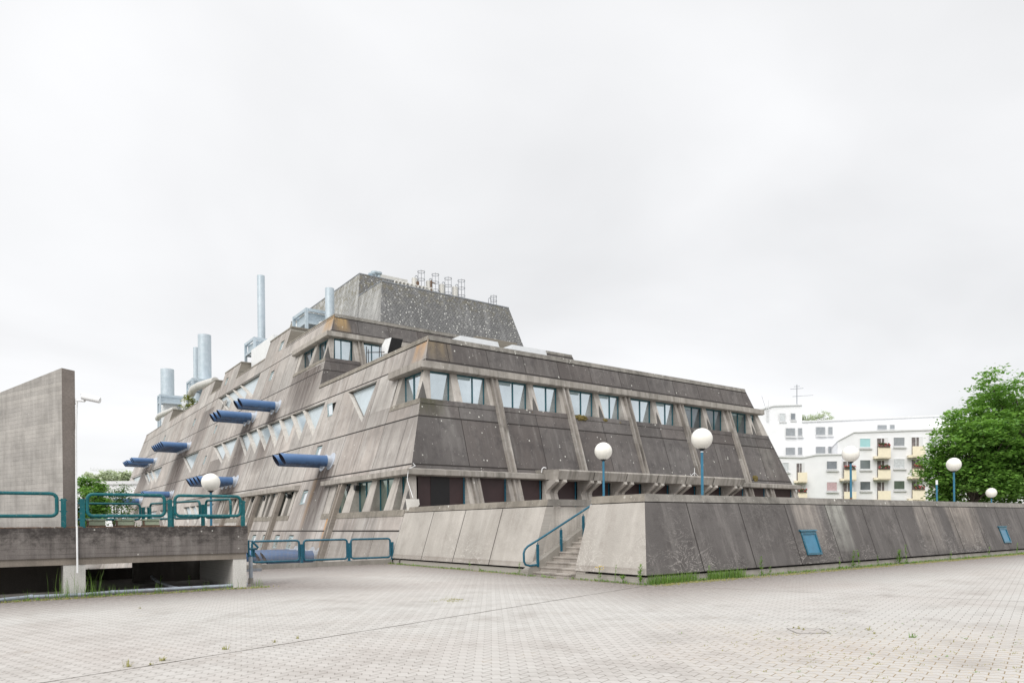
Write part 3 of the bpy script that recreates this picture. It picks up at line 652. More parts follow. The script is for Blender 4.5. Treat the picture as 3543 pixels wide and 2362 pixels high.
for bi, (a, b) in enumerate(((61.4, 67.4), (77.3, 83.9), (88.4, 94.9), (113.4, 119.9))):
    # raised dormers: side faces lean like the front, tapering triangle in the side
    mb = MB(); xa = xl(z6)-.0; xb = xl(z7); xe = xb+6.2
    side = [(xl(z6-0.2), z6-0.2), (xb, z7), (xe, z7), (xe+0.9, z6-0.2)]
    triH = [(xb+0.55, z6+0.02), (xb+1.25, z7-0.22), (xb+2.4, z6+0.02)]
    mb.poly(side, [triH], lambda x, z, a=a: (x, a+0.0, z)); 
    for q in range(3):
        A, B = triH[q], triH[(q+1) % 3]; mb.face([(A[0], a, A[1]), (B[0], a, B[1]), (B[0], a+.35, B[1]), (A[0], a+.35, A[1])], 0)
    mb.poly(side, [], lambda x, z, b=b: (x, b, z))
    mb.face([(xb, a, z7-.003), (xe, a, z7-.003), (xe, b, z7-.003), (xb, b, z7-.003)])
    mb.face([(xe, a, z7), (xe, b, z7), (xe+.9, b, z6-.2), (xe+.9, a, z6-.2)])
    dm = part(mb, 'roof_dormer', 'capL', recalc=False)
    mb = MB(); mb.face([(p[0], a+.3, p[1]) for p in triH]); part(mb, 'pane', 'glass_tri' if bi in (0,) else 'seal', dm)
    mb = MB(); mb.box(xb-.03, xe+.05, a-.05, b+.05, z7+.004, z7+.14); part(mb, 'parapet_cap', 'capL')

# ---- eaves, sills, piers, glazing bands
def eave(parts, z, name='eave', mats=('eave',), h=0.5, out=0.5):
    """section swept along a list of (point at face for z, outward dir) mitred runs"""
    mb = MB()
    prof = [(0.0, z+h), (out*0.97, z+h*0.72), (out*0.80, z), (out*0.55, z-0.03), (-0.25, z-0.03)]   # outward, height
    for (fn, u0, u1, c0, c1) in parts:
        la = [fn(u0+c0*p[0], p[1], p[0]) for p in prof]; lb = [fn(u1+c1*p[0], p[1], p[0]) for p in prof]
        mb.hexa(la, lb)
    return mb
def runR(fn, u0, u1, c0=0, c1=0): return (fn, u0, u1, c0, c1)
def mit(yb, z):      # corner-following functions
    return None
class Corner:
    """offset d outward measured horizontally from both inclined faces"""
    def __init__(s, yb): s.yb = yb
    def front(s, X, z, d): return (X, s.yb+S*z-d, z)
    def flank(s, Y, z, d): return (X0+S*z-d, Y, z)
def eave_wrap(yb, z, x_end, y_end, over, mats, h=0.5, out=0.46, name='eave', mitre_end=True):
    C_ = Corner(yb)
    prof = [(0.0, z+h), (out, z+h*0.78), (out*0.82, z+h*0.08), (out*0.5, z-0.02), (-0.9, z-0.02)]
    mb = MB()
    A = [C_.front(X0+S*zz-d, zz, d) for d, zz in prof]
    xe = x_end
    B = [C_.front((X1-S*zz+d) if xe is None else xe, zz, d) for d, zz in prof]
    mb.hexa(A, B); e1 = part(mb, name, mats[0])
    mb = MB(); A = [C_.flank(yb+S*zz-d, zz, d) for d, zz in prof]
    e = 0.35
    B = [C_.flank(y_end+ (0.0 if d < 0.1 else -0.0) + (0 if i else 0), zz, d if y_end else d) for i, (d, zz) in enumerate(prof)]
    mb.hexa(A, B); part(mb, name, mats[1])
eave_wrap(Y1, 9.80, None, 35.6, 0, ('eave', 'eaveL'))
eave_wrap(Y1, 4.17, None, 41.1, 0, ('eave', 'eaveL'), h=0.36, out=0.42)
eave_wrap(Y2, 15.64, None, 57.0, 0, ('eave', 'eaveL'), h=0.5, out=0.46)
mb = MB(); prof = [(0.0, 4.52), (0.42, 4.45), (0.34, 4.2), (0.2, 4.15), (-0.9, 4.15)]
mb.hexa([L(45.75, zz, d) for d, zz in prof], [L(66.2, zz, d) for d, zz in prof]); part(mb, 'eave', 'eaveL')
# sills
def sill_front(x0, x1, z, fn, mat='front', dep=1.0, h=0.26):
    mb = MB()
    mb.hexa([fn(x0, z-h, 0.03), fn(x1, z-h, 0.03), fn(x1, z-h, -dep), fn(x0, z-h, -dep)], [fn(x0, z+.004, 0.035), fn(x1, z+.004, 0.035), fn(x1, z+.004, -dep), fn(x0, z+.004, -dep)])
    return part(mb, 'sill', mat)
sill_front(xl(8.2)-.03, xr(8.2), 8.2, R_, 'front'); sill_front(34.95, yr(8.2)-.02, 8.2, L, 'capL')
sill_front(xl(2.5), xr(2.5), 2.5, R_, 'cap'); sill_front(29.76, 40.3, 2.5, L, 'capL', h=0.3)
sill_front(46.1, 66, 2.5, L, 'capL', h=0.3)
sill_front(xl(13.98)-.03, xr(13.98), 13.98, T2_, 'front'); sill_front(56, yr(13.98, Y2)-.02, 13.98, L, 'capL')
# window walls: glass is vertical, the facade leans back, so piers are wedges
def wedge(fn, u0, u1, zs, zt_, dtop, mat, name='pier', taper=0.0, parent=None):
    """pier: front on the inclined face, back on the vertical glass plane (dtop behind the face at the top)"""
    k = dtop + S*(zt_-zs)
    mb = MB()
    mb.hexa([fn(u0-taper, zs, -0.03), fn(u1+taper, zs, -0.03), fn(u1, zs, -k), fn(u0, zs, -k)],
            [fn(u0, zt_, -0.03), fn(u1, zt_, -0.03), fn(u1, zt_, -dtop), fn(u0, zt_, -dtop)])
    return part(mb, name, mat, parent)
def glazing(fn, u0, u1, zs, zt_, dtop, gmat, split=None, fmat='tealdark', box=0.0):
    a, b = min(u0, u1), max(u0, u1)
    k = dtop + S*(zt_-zs); t = 0.055
    g_ = lambda u, z: fn(u, z, -(dtop + S*(zt_-z)))       # vertical plane
    gi = lambda u, z, q=0.05: fn(u, z, -(dtop + S*(zt_-z)) - q)
    mb = MB(); xs = [a] + ([a+(b-a)*split] if split else []) + [b]
    def bar(ua, ub, za, zb): mb.hexa([g_(ua, za), g_(ub, za), g_(ub, zb), g_(ua, zb)], [gi(ua, za, .1), gi(ub, za, .1), gi(ub, zb, .1), gi(ua, zb, .1)])
    bar(a, b, zt_-t*1.2, zt_); bar(a, b, zs, zs+t)
    for x_ in xs: bar(x_-t/2 if a < x_ < b else x_ if x_ == a else x_-t, x_+t/2 if a < x_ < b else x_+t if x_ == a else x_, zs+t, zt_-t*1.2)
    fr = part(mb, 'window', fmat)
    mb = MB(); mb.face([gi(a, zs), gi(b, zs), gi(b, zt_), gi(a, zt_)]); part(mb, 'pane', gmat, fr)
    if box:
        mb = MB(); mb.hexa([gi(a+t, zt_-.22, -.0), gi(a+(b-a)*box, zt_-.22, -.0), gi(a+(b-a)*box, zt_-.07, -.0), gi(a+t, zt_-.07, -.0)], [gi(a+t, zt_-.22, .04), gi(a+(b-a)*box, zt_-.22, .04), gi(a+(b-a)*box, zt_-.07, .04), gi(a+t, zt_-.07, .04)]); part(mb, 'blind_box', 'paleframe', fr)
    return fr
def rib(fn, u, za, zb, mat, dp=0.22, wd=0.42):
    """double-ridged channel rib on the inclined face"""
    mb = MB(); pr = [(-wd/2, -.02), (-wd/2, dp), (-wd/2+.11, dp), (-wd/2+.15, dp*.45), (wd/2-.15, dp*.45), (wd/2-.11, dp), (wd/2, dp), (wd/2, -.02)]
    mb.hexa([fn(u+p, za, d) for p, d in pr], [fn(u+p, zb, d) for p, d in pr]); return part(mb, 'facade_rib', mat)
RIBS = [22.1+5.12*i for i in range(5)]
JNT = [19.6+5.12*i for i in range(6)]
# T1 upper band, front
zs, ztp, dt = 8.2, 9.78, 0.12
for i, j in enumerate(JNT[:6]):
    if j < 46: wedge(R_, j-0.21, j+0.21, zs, ztp, dt, 'pier', taper=0.05)
for rx in RIBS:
    wedge(R_, rx-0.46, rx+0.2, zs, ztp, dt, 'pier', taper=0.03)
    rib(R_, rx, 4.5, ztp, 'rib')
edges = [(xl(8.9)+0.28, JNT[0]-.2)]
for i in range(5): edges += [(JNT[i]+.2, RIBS[i]-.45), (RIBS[i]+.2, (JNT[i+1]-.2) if i < 5 else 0)]
edges.append((JNT[5]+.2, xr(9)-0.35))
for i, (a, b) in enumerate(edges):
    if b-a > 0.3: glazing(R_, a, b, zs, ztp, dt, 'glass' if i < 8 else 'glass_dark', 0.58 if i else None, box=0.5 if i and i % 3 else 0)
# corner piers
def corner_pier(yb, zs, ztp, mat='pier'):
    mb = MB()
    def q(z, w1, w2): return [(X0+S*z, yb+S*z, z), (X0+S*z+w1, yb+S*z+.03, z), (X0+S*z+w2+.35, yb+S*z+w2+.35, z), (X0+S*z+.03, yb+S*z+w1, z)]
    mb.hexa(q(zs, 0.62, 0.3), q(ztp, 0.34, 0.1)); return part(mb, 'corner_pier', mat)
corner_pier(Y1, 8.2, 9.78); corner_pier(Y2, 13.98, 15.62); corner_pier(Y1, 2.5, 4.16)
glazing(L, yr(9)+0.45, 34.55, 8.2, 9.78, dt, 'glass', 0.55); wedge(L, 34.5, 35.1, 8.2, 9.78, dt, 'pierL')
mb = MB()
def qr(z, w1): return [(xr(z), yr(z), z), (xr(z)-w1, yr(z)+.03, z), (xr(z)-w1, yr(z)+w1, z), (xr(z)-.03, yr(z)+w1, z)]
mb.hexa(qr(8.2, .7), qr(9.78, .4)); part(mb, 'corner_pier', 'pier')
mb = MB(); mb.hexa(qr(2.5, .7), qr(4.16, .4)); part(mb, 'corner_pier', 'pier')
# dark damp triangles low on the piers
MT['stainc'] = concrete('stained_concrete', (0.11, 0.105, 0.10), (0.06, 0.058, 0.055), (0.2, 0.19, 0.18), 'X', 0.2, panel=False)
def pier_stain(pts):
    mb = MB(); mb.face(pts); return part(mb, 'pier_stain', 'stainc', recalc=False)
def corner_stain(yb, zs, hh):
    z2 = zs+hh; A = (X0+S*zs-.006, yb+S*zs-.006, zs+.004); T = (X0+S*z2-.004, yb+S*z2-.004, z2)
    pier_stain([A, (X0+S*zs+.36, yb+S*zs+.010, zs+.004), T]); pier_stain([(X0+S*zs+.010, yb+S*zs+.34, zs+.004), A, T])
corner_stain(Y1, 8.2, .95); corner_stain(Y2, 13.98, .95); corner_stain(Y1, 2.5, .95)
for j in JNT[1:6]: pier_stain([R_(j-.19, 8.21, -.022), R_(j+.2, 8.21, -.022), R_(j+.12, 8.7, -.022), R_(j+.02, 9.05, -.022), R_(j-.08, 8.75, -.022)])
# T2 band
zs, ztp = 13.98, 15.62
RT = [22.1+5.12*i for i in range(4)]; JT = [24.7+5.12*i for i in range(4)]
eds = [(xl(14.5)+.75, 21.5)]
for i in range(4):
    wedge(T2_, RT[i]-.55, RT[i]+.2, zs, ztp, dt, 'pier', taper=.03); rib(T2_, RT[i], 12.0, ztp, 'rib')
    wedge(T2_, JT[i]-.28, JT[i]+.28, zs, ztp, dt, 'pier', taper=.05)
    eds += [(RT[i]+.22, JT[i]-.3), (JT[i]+.3, RT[i+1]-.57 if i < 3 else 42.0)]
for a, b in eds: glazing(T2_, a, b, zs, ztp, dt, 'glass', 0.4)
wedge(T2_, 42.0, xr(15), zs, ztp, dt, 'pier')
glazing(L, yr(14.6, Y2)+.6, 52.1, zs, ztp, dt, 'glass_dark', .5); wedge(L, 52.1, 52.7, zs, ztp, dt, 'pierL', taper=.05); glazing(L, 52.7, 55.4, zs, ztp, dt, 'glass_dark', .45)
wedge(L, 55.35, 56.25, zs, ztp, dt, 'pierL')
# low band, front: boarded up
zs, ztp = 2.5, 4.16
def board(fn, u0, u1, zs, zt_, dtop, center=False):
    k = dtop+S*(zt_-zs); mb = MB(); g_ = lambda u, z, q=0: fn(u, z, -(dtop+S*(zt_-z))-q)
    mb.face([g_(u0, zs, .02), g_(u1, zs, .02), g_(u1, zt_, .02), g_(u0, zt_, .02)])
    o = part(mb, 'boarded_window', 'maroon')
    mb = MB(); mb.hexa([g_(u1-.09, zs), g_(u1, zs), g_(u1, zt_), g_(u1-.09, zt_)], [g_(u1-.09, zs, .1), g_(u1, zs, .1), g_(u1, zt_, .1), g_(u1-.09, zt_, .1)]); part(mb, 'frame', 'blue', o)
    if center:
        c, wd = (u0+u1)/2-.1, (u1-u0)*.2; mb = MB(); mb.hexa([g_(c-wd, zs), g_(c+wd, zs), g_(c+wd, zt_), g_(c-wd, zt_)], [g_(c-wd, zs, .03), g_(c+wd, zs, .03), g_(c+wd, zt_, .03), g_(c-wd, zt_, .03)]); part(mb, 'centre_board', 'blackboard', o)
    return o
LC = [19.64, 22.2, 24.55, 27.1, 29.7, 32.3, 34.8, 37.4, 40.0, 42.5, 45.0]
prev = xl(3.3)+.75
for i, c in enumerate(LC):
    board(R_, prev, c-.5, zs, ztp, .1, i == 0)
    if 2 <= i <= 8:      # paired bracket columns under the entrance canopy
        wedge(R_, c-.42, c-.12, zs, ztp, .1, 'pier'); wedge(R_, c+.16, c+.42, zs, ztp, .1, 'pier')
        wedge(R_, c-.12, c+.16, zs, ztp, .45, 'rib', name='pier')
        for o_ in (-.27, .29):
            mb = MB(); w0, w1 = c+o_-.12, c+o_+.12
            pr = [(-.1, 3.35), (.12, 3.60), (1.0, 4.02), (1.0, 4.16), (-.1, 4.16)]
            mb.hexa([R_(w0, z_, d_) for d_, z_ in pr], [R_(w1, z_, d_) for d_, z_ in pr]); part(mb, 'bracket', 'pier')
    else:
        wedge(R_, c-.5, c-.1, zs, ztp, .1, 'pier'); rib(R_, c, 2.5, ztp-.02, 'rib', dp=.16, wd=.46)
        wedge(R_, c-.1, c+.22, zs, ztp, .1, 'pier')
    prev = c+.45
board(R_, prev, xr(3.3)-.6, zs, ztp, .1)
# entrance canopy
mb = MB(); yF = yr(4.68)-1.25
pr = [(yF, 4.70), (yF-.06, 4.62), (yF+.10, 4.17), (yF+.16, 4.165), (yr(4.2)+.4, 4.165), (yr(4.7)-.02, 4.70)]
mb.hexa([(24.35 if y_ < yF+.3 else 23.7, y_, z_) for y_, z_ in pr], [(40.55 if y_ < yF+.3 else 40.8, y_, z_) for y_, z_ in pr]); part(mb, 'entrance_canopy', 'eave')
mb = MB()
for x_ in (26.9, 29.45, 32.05, 34.65, 37.3): mb.hexa([(x_, yF-.062, 4.615), (x_+.045, yF-.062, 4.615), (x_+.045, yF+.09, 4.19), (x_, yF+.09, 4.19)], [(x_, yF-.04, 4.615), (x_+.045, yF-.04, 4.615), (x_+.045, yF+.12, 4.19), (x_, yF+.12, 4.19)])
part(mb, 'canopy_joint', 'joint')
# low band, flank
wedge(L, 39.35, 40.38, zs, ztp, dt, 'pierL')
glazing(L, 37.4, 39.35, zs, ztp, dt, 'glass_green', .4)
rib(L, 38.15, -4.5, 4.14, 'ribL', dp=.28, wd=.5)
wedge(L, 36.5, 37.35, zs, ztp, dt, 'pierL', taper=.1)
glazing(L, 34.7, 36.5, zs, ztp, dt, 'glass_green', .5); wedge(L, 33.9, 34.6, zs, ztp, dt, 'pierL', taper=.15)
glazing(L, 32.1, 33.9, zs, ztp, dt, 'glass_green', .5); wedge(L, 31.35, 32.0, zs, ztp, dt, 'pierL', taper=.15)
glazing(L, yr(3.3)+.8, 31.3, zs, ztp, dt, 'glass_green')
glazing(L, 46.2, 65.9, zs, ztp, .22, 'glass_green', fmat='tealdark'); wedge(L, 65.0, 66.05, zs, ztp, .22, 'pierL'); wedge(L, 45.85, 46.15, zs, ztp, .22, 'pierL')
for y_ in (50.35, 52.85, 55.4, 57.9, 60.5, 63.1): wedge(L, y_-.25, y_+.3, zs, ztp, dt, 'pierL', taper=.2)
for y_ in (46.4, 47.7, 49.2, 51.6, 54.1, 56.6, 59.2, 61.8, 64.4):
    wedge(L, y_-.12, y_+.35, zs, ztp, dt, 'pierL')
    mb = MB(); g_ = lambda u, z, q=0: L(u, z, -(.2+S*(ztp-z))-q)
    mb.hexa([g_(y_+.36, zs), g_(y_+.5, zs), g_(y_+.5, ztp), g_(y_+.36, ztp)], [g_(y_+.36, zs, .08), g_(y_+.5, zs, .08), g_(y_+.5, ztp, .08), g_(y_+.36, ztp, .08)]); part(mb, 'mullion', 'tealdark')
for y_ in (48.8, 54.15, 57.1, 62.4): rib(L, y_, -4.5, 4.12, 'ribL', dp=.28, wd=.5)
for y_ in (38.0, 37.0, 48.2, 53.5, 56.5):
    mb = MB(); mb.obox(L(y_-.55, 3.86, -.05), (.12, 0, 0), (0, .13, 0.03), (0, -.03, .13)); part(mb, 'floodlight', 'black')
mb = MB()    # pale plaque on the corner pier
c = P(1425, 1741, D=(Vector((xl(3)-.35, yr(3)-.35, 3))).dot(fw)); pl_ = [(-.30, .22), (.33, .20), (.36, -.05), (.12, -.36), (-.22, -.33)]
mb.hexa([c+rt0*a+up0*b for a, b in pl_], [c+rt0*a+up0*b+fw*.06 for a, b in pl_]); part(mb, 'plaque', 'pillar')
mb = MB(); a = Vector(Rr(xl(4.7)+.05, 4.75, .06)); mb.tube([a, a+Vector((.06, -.12, -.12)), (xl(4.5)-.38, yr(4.5)-.42, 4.42), (xl(4.3)-.36, yr(4.3)-.38, 4.1), (xl(4.)-.28, yr(4)-.28, 3.9), (c.x+.05, c.y-.03, c.z+.25)], .016, 6); part(mb, 'overflow_pipe', 'white', smooth=True)
mb = MB(); a = Vector(Rr(23.85, 4.55, .35)); mb.tube([a, a+Vector((0, -.05, .2)), a+Vector((.1, -.08, .28)), a+Vector((.25, -.08, .25))], .03, 6); part(mb, 'overflow_pipe', 'white', smooth=True)

# ---- blue exhaust pipes
def pipe_mesh():
    r, ln, seg = 0.34, 3.0, 28; mb = MB(); k = 0
    ring0 = [(0.22+0.0 - S*0 , 0, 0)]
    def ring(xf, rad): return [(xf(math.sin(2*math.pi*j/seg)*rad), math.cos(2*math.pi*j/seg)*rad, math.sin(2*math.pi*j/seg)*rad) for j in range(seg)]
    a = ring(lambda z: -0.30, r); b = ring(lambda z: -ln-0.17*z/r, r); c = ring(lambda z: -ln-0.17*z/r, r*.955); d = ring(lambda z: -ln+0.9, r*.955)
    b = ring(lambda z: -ln-0.19*z/r, r); c = ring(lambda z: -ln-0.19*z/r, r*.955)
    mb.v = a+b+c+d
    for q in range(3):
        for j in range(seg):
            j2 = (j+1) % seg; mb.f.append([q*seg+j, q*seg+j2, (q+1)*seg+j2, (q+1)*seg+j]); mb.mi.append(1 if q == 2 else 0)
    mb.f.append([3*seg+j for j in range(seg)]); mb.mi.append(1)
    return mb
def flange_mesh():
    seg = 28; mb = MB(); ring = lambda xf, rad: [(xf(math.sin(2*math.pi*j/seg)*rad), math.cos(2*math.pi*j/seg)*rad, math.sin(2*math.pi*j/seg)*rad) for j in range(seg)]
    L1 = [ring(lambda z: S*z+.3, .345), ring(lambda z: -.34, .345), ring(lambda z: -.34, .362), ring(lambda z: -.27, .362), ring(lambda z: -.27, .35), ring(lambda z: S*z-.05, .36), ring(lambda z: S*z-.03, .53), ring(lambda z: S*z+.02, .53)]
    mb.v = [p for l in L1 for p in l]
    for q in range(len(L1)-1):
        for j in range(seg):
            j2 = (j+1) % seg; mb.f.append([q*seg+j, q*seg+j2, (q+1)*seg+j2, (q+1)*seg+j]); mb.mi.append(0)
    return mb
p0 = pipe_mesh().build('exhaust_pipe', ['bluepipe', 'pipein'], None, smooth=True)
fl0 = flange_mesh().build('flange', 'flange', p0, smooth=True)
pp = [(y, 11.55) for y in PIPES_HI] + [(y, 5.75) for y in PIPES_LO] + [(y, 0.06) for y in (38.95, 40.1, 41.6, 42.9)] + [(y, 5.75) for y in (115.0, 130.0, 131.2)][:1]
for i, (y, z) in enumerate(pp):
    o = p0 if i == 0 else p0.copy()
    if i: col.objects.link(o); f2 = fl0.copy(); col.objects.link(f2); f2.parent = o
    o.parent = lab; o.matrix_parent_inverse = Matrix.Translation(lab.location).inverted(); o.location = (xl(z), y, z)

# ---- shingled penthouse
zb, ztt = 17.5, 23.7
YP = 56.0; ybp = YP-S*17.6
def pent(xa, xb, yb_, ye, za, zt_, name, slL=S):
    mb = MB()
    A = [(xa, yb_, za), (xb, yb_, za), (xb, ye, za), (xa, ye, za)]; dz = zt_-za
    B = [(xa+S*dz*0.6, yb_+S*dz, zt_), (xb-S*dz*0.62, yb_+S*dz, zt_), (xb-S*dz*0.62, ye-S*dz, zt_), (xa+S*dz*0.6, ye-S*dz, zt_)]
    mb.face([A[0], A[1], B[1], B[0]], 0); mb.face([A[1], A[2], B[2], B[1]], 0); mb.face([A[2], A[3], B[3], B[2]], 1); mb.face([A[3], A[0], B[0], B[3]], 1); mb.face(B, 2)
    o = part(mb, name, ['shR', 'shL', 'gravelroof'], recalc=False)
    mb = MB(); 
    for q in range(4):
        a, b = Vector(B[q]), Vector(B[(q+1) % 4]); mb.tube([a, b], .06, 4)
    part(mb, 'roof_edge', 'grey'); return B
PB = pent(26.75, 43.3, YP-.03, 84, 17.5, 23.75, 'penthouse')
p_l = P(1285, 957, Y=64); p_r = P(1276, 1018, Y=63)
PB2 = pent(26.9, 38.0, 61.2, 86, 18.5, P(1285, 957, Y=63.9).z, 'penthouse')

# ---- white skylights, vent cowl and solar hoods on the lower roof
def sky(pa, pb, pc, pd, Yd):      # four pixel corners bottom-left, top-left, top-right, bottom-right
    mb = MB(); a, b, c, d = [P(*q, Y=Yd) for q in (pa, pb, pc, pd)]
    a.z = d.z = 11.6; w_ = Vector((0, 1, 0))
    mb.hexa([a, b+w_*.4, c+w_*.4, d], [a+w_*2.4, b+w_*1.6, c+w_*1.6, d+w_*2.4]); return part(mb, 'skylight', 'translucent')
sky((1592, 1205), (1605, 1155), (1735, 1178), (1750, 1212), 36.0)
sky((1774, 1225), (1785, 1187), (1900, 1207), (1915, 1235), 36.0)
mb = MB(); mb.box(30.5, 34.5, 46.5, 48.2, 11.6, P(1950, 1222, Y=47).z); part(mb, 'roof_hatch', 'capL')
def cowl(px, py, X, s, name='vent_cowl'):
    b = P(px, py, X=X); mb = MB()
    pr = [(-.9, 0), (-.75, .95), (-.2, 1.5), (.75, 1.5), (.1, 0)]
    A = [b+Vector((q[0]*.15, -q[0]*s, q[1]*s)) for q in pr]; B = [a+Vector((1.3*s, 0, 0)) for a in A]
    mb.hexa(A, B); o = part(mb, name, 'white')
    mb = MB(); n = Vector((0, -.03, 0)); mb.face([A[3]+n, B[3]+n, B[4]+n, A[4]+n]); part(mb, 'opening', 'black', o)
cowl(1338, 1222, 20.3, .62); cowl(1108, 1142, 23.0, .5)
mb = MB()
q0 = P(1268, 1250, X=20.0)
for dx, dz in ((0, 1.0), (.25, .9)): mb.tube([q0+Vector((dx, dx, -.4)), q0+Vector((dx, dx, dz))], .03, 5)
mb.tube([q0+Vector((0, 0, .6)), P(1330, 1218, X=20.0)], .03, 5); mb.tube([P(1312, 1235, X=20.0), P(1313, 1195, X=20.0)], .03, 5); mb.tube([P(1320, 1235, X=20.0), P(1317, 1192, X=20.0)], .025, 5)
part(mb, 'aerial_bracket', 'black')
# moss cushions on the sill
for px, py, s in ((2010, 1446, .45), (2093, 1454, .22), (2145, 1462, .12), (1842, 1427, .1), (2613, 1656, .28)):
    v = ray(px, py); t = (Y1+S*H+S*0) ; t = (Y1 + S*H)/(v.y - S*v.z); b = Vector((0, 0, H))+v*t
    bm = bmesh.new(); bmesh.ops.create_icosphere(bm, subdivisions=3, radius=s)
    for q in bm.verts: q.co = Vector((q.co.x*1.1, q.co.y*.35, q.co.z*(.45 if py < 1600 else .9)))*random.uniform(.75, 1.2)+b
    me = bpy.data.meshes.new('moss_cushion'); bm.to_mesh(me); bm.free(); me.materials.append(MT['moss']); o = bpy.data.objects.new('moss_cushion', me); col.objects.link(o); wparent(o, lab)

# ------------------------------------------------------------------ rooftop chimneys in steel frames
def chimney(px, ptop, pbase, X, rpx, label, frame=None, twin=None):
    b = P(px, pbase, X=X); t = P(px, ptop, X=X); s = (b-Vector((0, 0, H))).dot(fw)/F
    root = empty('steel_chimney', (b.x, b.y, 17.5), label, 'chimney', 'pale steel chimneys on the roof')
    loc = lambda v: Vector(v)-Vector((b.x, b.y, 17.5))
    mb = MB(); seg = 28; r = rpx*s
    rings = [[(math.cos(2*math.pi*j/seg)*rr, math.sin(2*math.pi*j/seg)*rr, z) for j in range(seg)] for rr, z in ((r, 0.1), (r, t.z-17.5), (r*.94, t.z-17.5), (r*.94, t.z-19.0))]
    mb.v = [p for q in rings for p in q]
    for q in range(3):
        for j in range(seg): j2 = (j+1) % seg; mb.f.append([q*seg+j, q*seg+j2, (q+1)*seg+j2, (q+1)*seg+j]); mb.mi.append(0)
    mb.build('stack', 'stack', root, smooth=True)
    if twin:
        tx, tt, tr = twin; c2 = P(tx, tt, X=X+1.5); c2l = loc((c2.x, c2.y, 17.5))
        mb = MB(); mb.tube([(c2l.x, c2l.y, 0.1), (c2l.x, c2l.y, c2.z-17.5)], tr*s*1.03, 20); mb.build('stack', 'stack', root, smooth=True)
    if frame:
        (fx0, fx1, fyy, fX, zt_, zb_, wd) = frame     # Y range, X face, top z
        y0_, y1_ = fx0, fx1
        for (x_, y_) in ((fX, y0_), (fX, y1_), (fX+wd, y0_), (fX+wd, y1_)):
            mb = MB(); l = loc((x_, y_, 0)); mb.box(l.x-.13, l.x+.13, l.y-.13, l.y+.13, zb_-17.5, zt_-17.5); mb.build('post', 'steel', root)
        for zz, hh in ((zt_-.12, .14), (zt_-1.3, .12), (zb_+1.0, .1)):
            for ya, yb_, xa, xb in ((y0_, y1_, fX, fX), (y0_, y1_, fX+wd, fX+wd), (y0_, y0_, fX, fX+wd), (y1_, y1_, fX, fX+wd)):
                mb = MB(); a = loc((xa, ya, zz)); c = loc((xb, yb_, zz)); mb.box(min(a.x, c.x)-.09, max(a.x, c.x)+.09, min(a.y, c.y)-.09, max(a.y, c.y)+.09, a.z-hh, a.z+hh); mb.build('beam', 'steel', root)
        mb = MB(); a = loc((fX+.2, y0_+.2, zt_-1.15)); c = loc((fX+wd-.2, y1_-.2, zt_-.3)); mb.box(a.x, c.x, a.y, c.y, a.z, c.z); mb.build('plenum_box', 'steel', root)
    return root, loc
# frame tuples: y0, y1, -, X face, top z, base z, depth
r1, lo = chimney(905, 952, 1190, 25, 12.8, 'tallest pale steel chimney rising alone from a steel frame in the middle of the roof', (77.2, 80.5, 0, 22.3, 22.1, 17.5, 5.0))
mb = MB(); a, c = lo((21.9, 69.5, 17.6)), lo((25.5, 77.0, 20.6)); mb.box(a.x, c.x, a.y, c.y, a.z, c.z); mb.build('air_handler', 'white', r1)
r2, lo = chimney(709, 1158, 1318, 25, 21.5, 'wide pale steel chimney with a thin taller-looking flue close on its left', (107.8, 111.3, 0, 22.5, 23.1, 17.5, 5.0), (677, 1202, 9))
mb = MB(); q = [P(662, 1362, X=22.0), P(670, 1345, X=22.0), P(690, 1334, X=22.0), P(745, 1318, X=22.4)]; mb.tube([lo(v) for v in q], .5, 16); mb.build('duct', 'duct', r2, smooth=True)
r3, lo = chimney(580, 1277, 1385, 25, 21.5, 'short wide pale steel chimney farthest left on the roof', (131.0, 132.9, 0, 22.2, 24.4, 17.5, 4.0))
mb = MB(); q = [P(545, 1448, X=21.6), P(553, 1437, X=21.6), P(565, 1432, X=21.6), P(605, 1415, X=21.8)]; mb.tube([lo(v) for v in q], .42, 14); mb.build('duct', 'duct', r3, smooth=True)
mb = MB(); a = lo(P(553, 1405, X=23.0)); c = lo(P(600, 1382, X=24.5)); mb.box(min(a.x, c.x), max(a.x, c.x)+1, min(a.y, c.y), max(a.y, c.y), 0.1, max(a.z, c.z)); mb.build('screen_wall', 'white', r3)
r4, lo = chimney(1141, 998, 1060, 25, 15.5, 'short pale steel chimney beside the shingled penthouse', (64.2, 67.6, 0, 23.3, P(1098, 1058, X=23.3).z+.5, 17.5, 2.3))
mb = MB(); a, c = lo((22.6, 66.5, 17.6)), lo((25.5, 69.5, 20.0)); mb.hexa([(a.x, a.y, a.z), (c.x, a.y, a.z), (c.x, c.y, a.z), (a.x, c.y, a.z)], [(a.x+.6, a.y+.6, c.z), (c.x, a.y+.6, c.z), (c.x, c.y-.6, c.z), (a.x+.6, c.y-.6, c.z)]); mb.build('air_handler', 'white', r4)
o = empty('rooftop_cabinet', (24, 71, 17.5), 'pale box housing on the roof behind the first raised block', 'roof plant')
mb = MB(); a = P(935, 1180, X=24.5); mb.box(0, 3, -3.0, 2.0, 0.05, 21.6-17.5+.3); mb.build('housing', 'white', o)
o = empty('rooftop_cabinet', (25.5, 122, 17.5), 'white rounded housing between the two left chimneys', 'roof plant')
mb = MB(); a, b = P(603, 1400, X=25.5), P(640, 1372, X=25.5); mb.box(0, 2, b.y-122, a.y-122, 0.05, b.z-17.5); mb.build('housing', 'white', o)

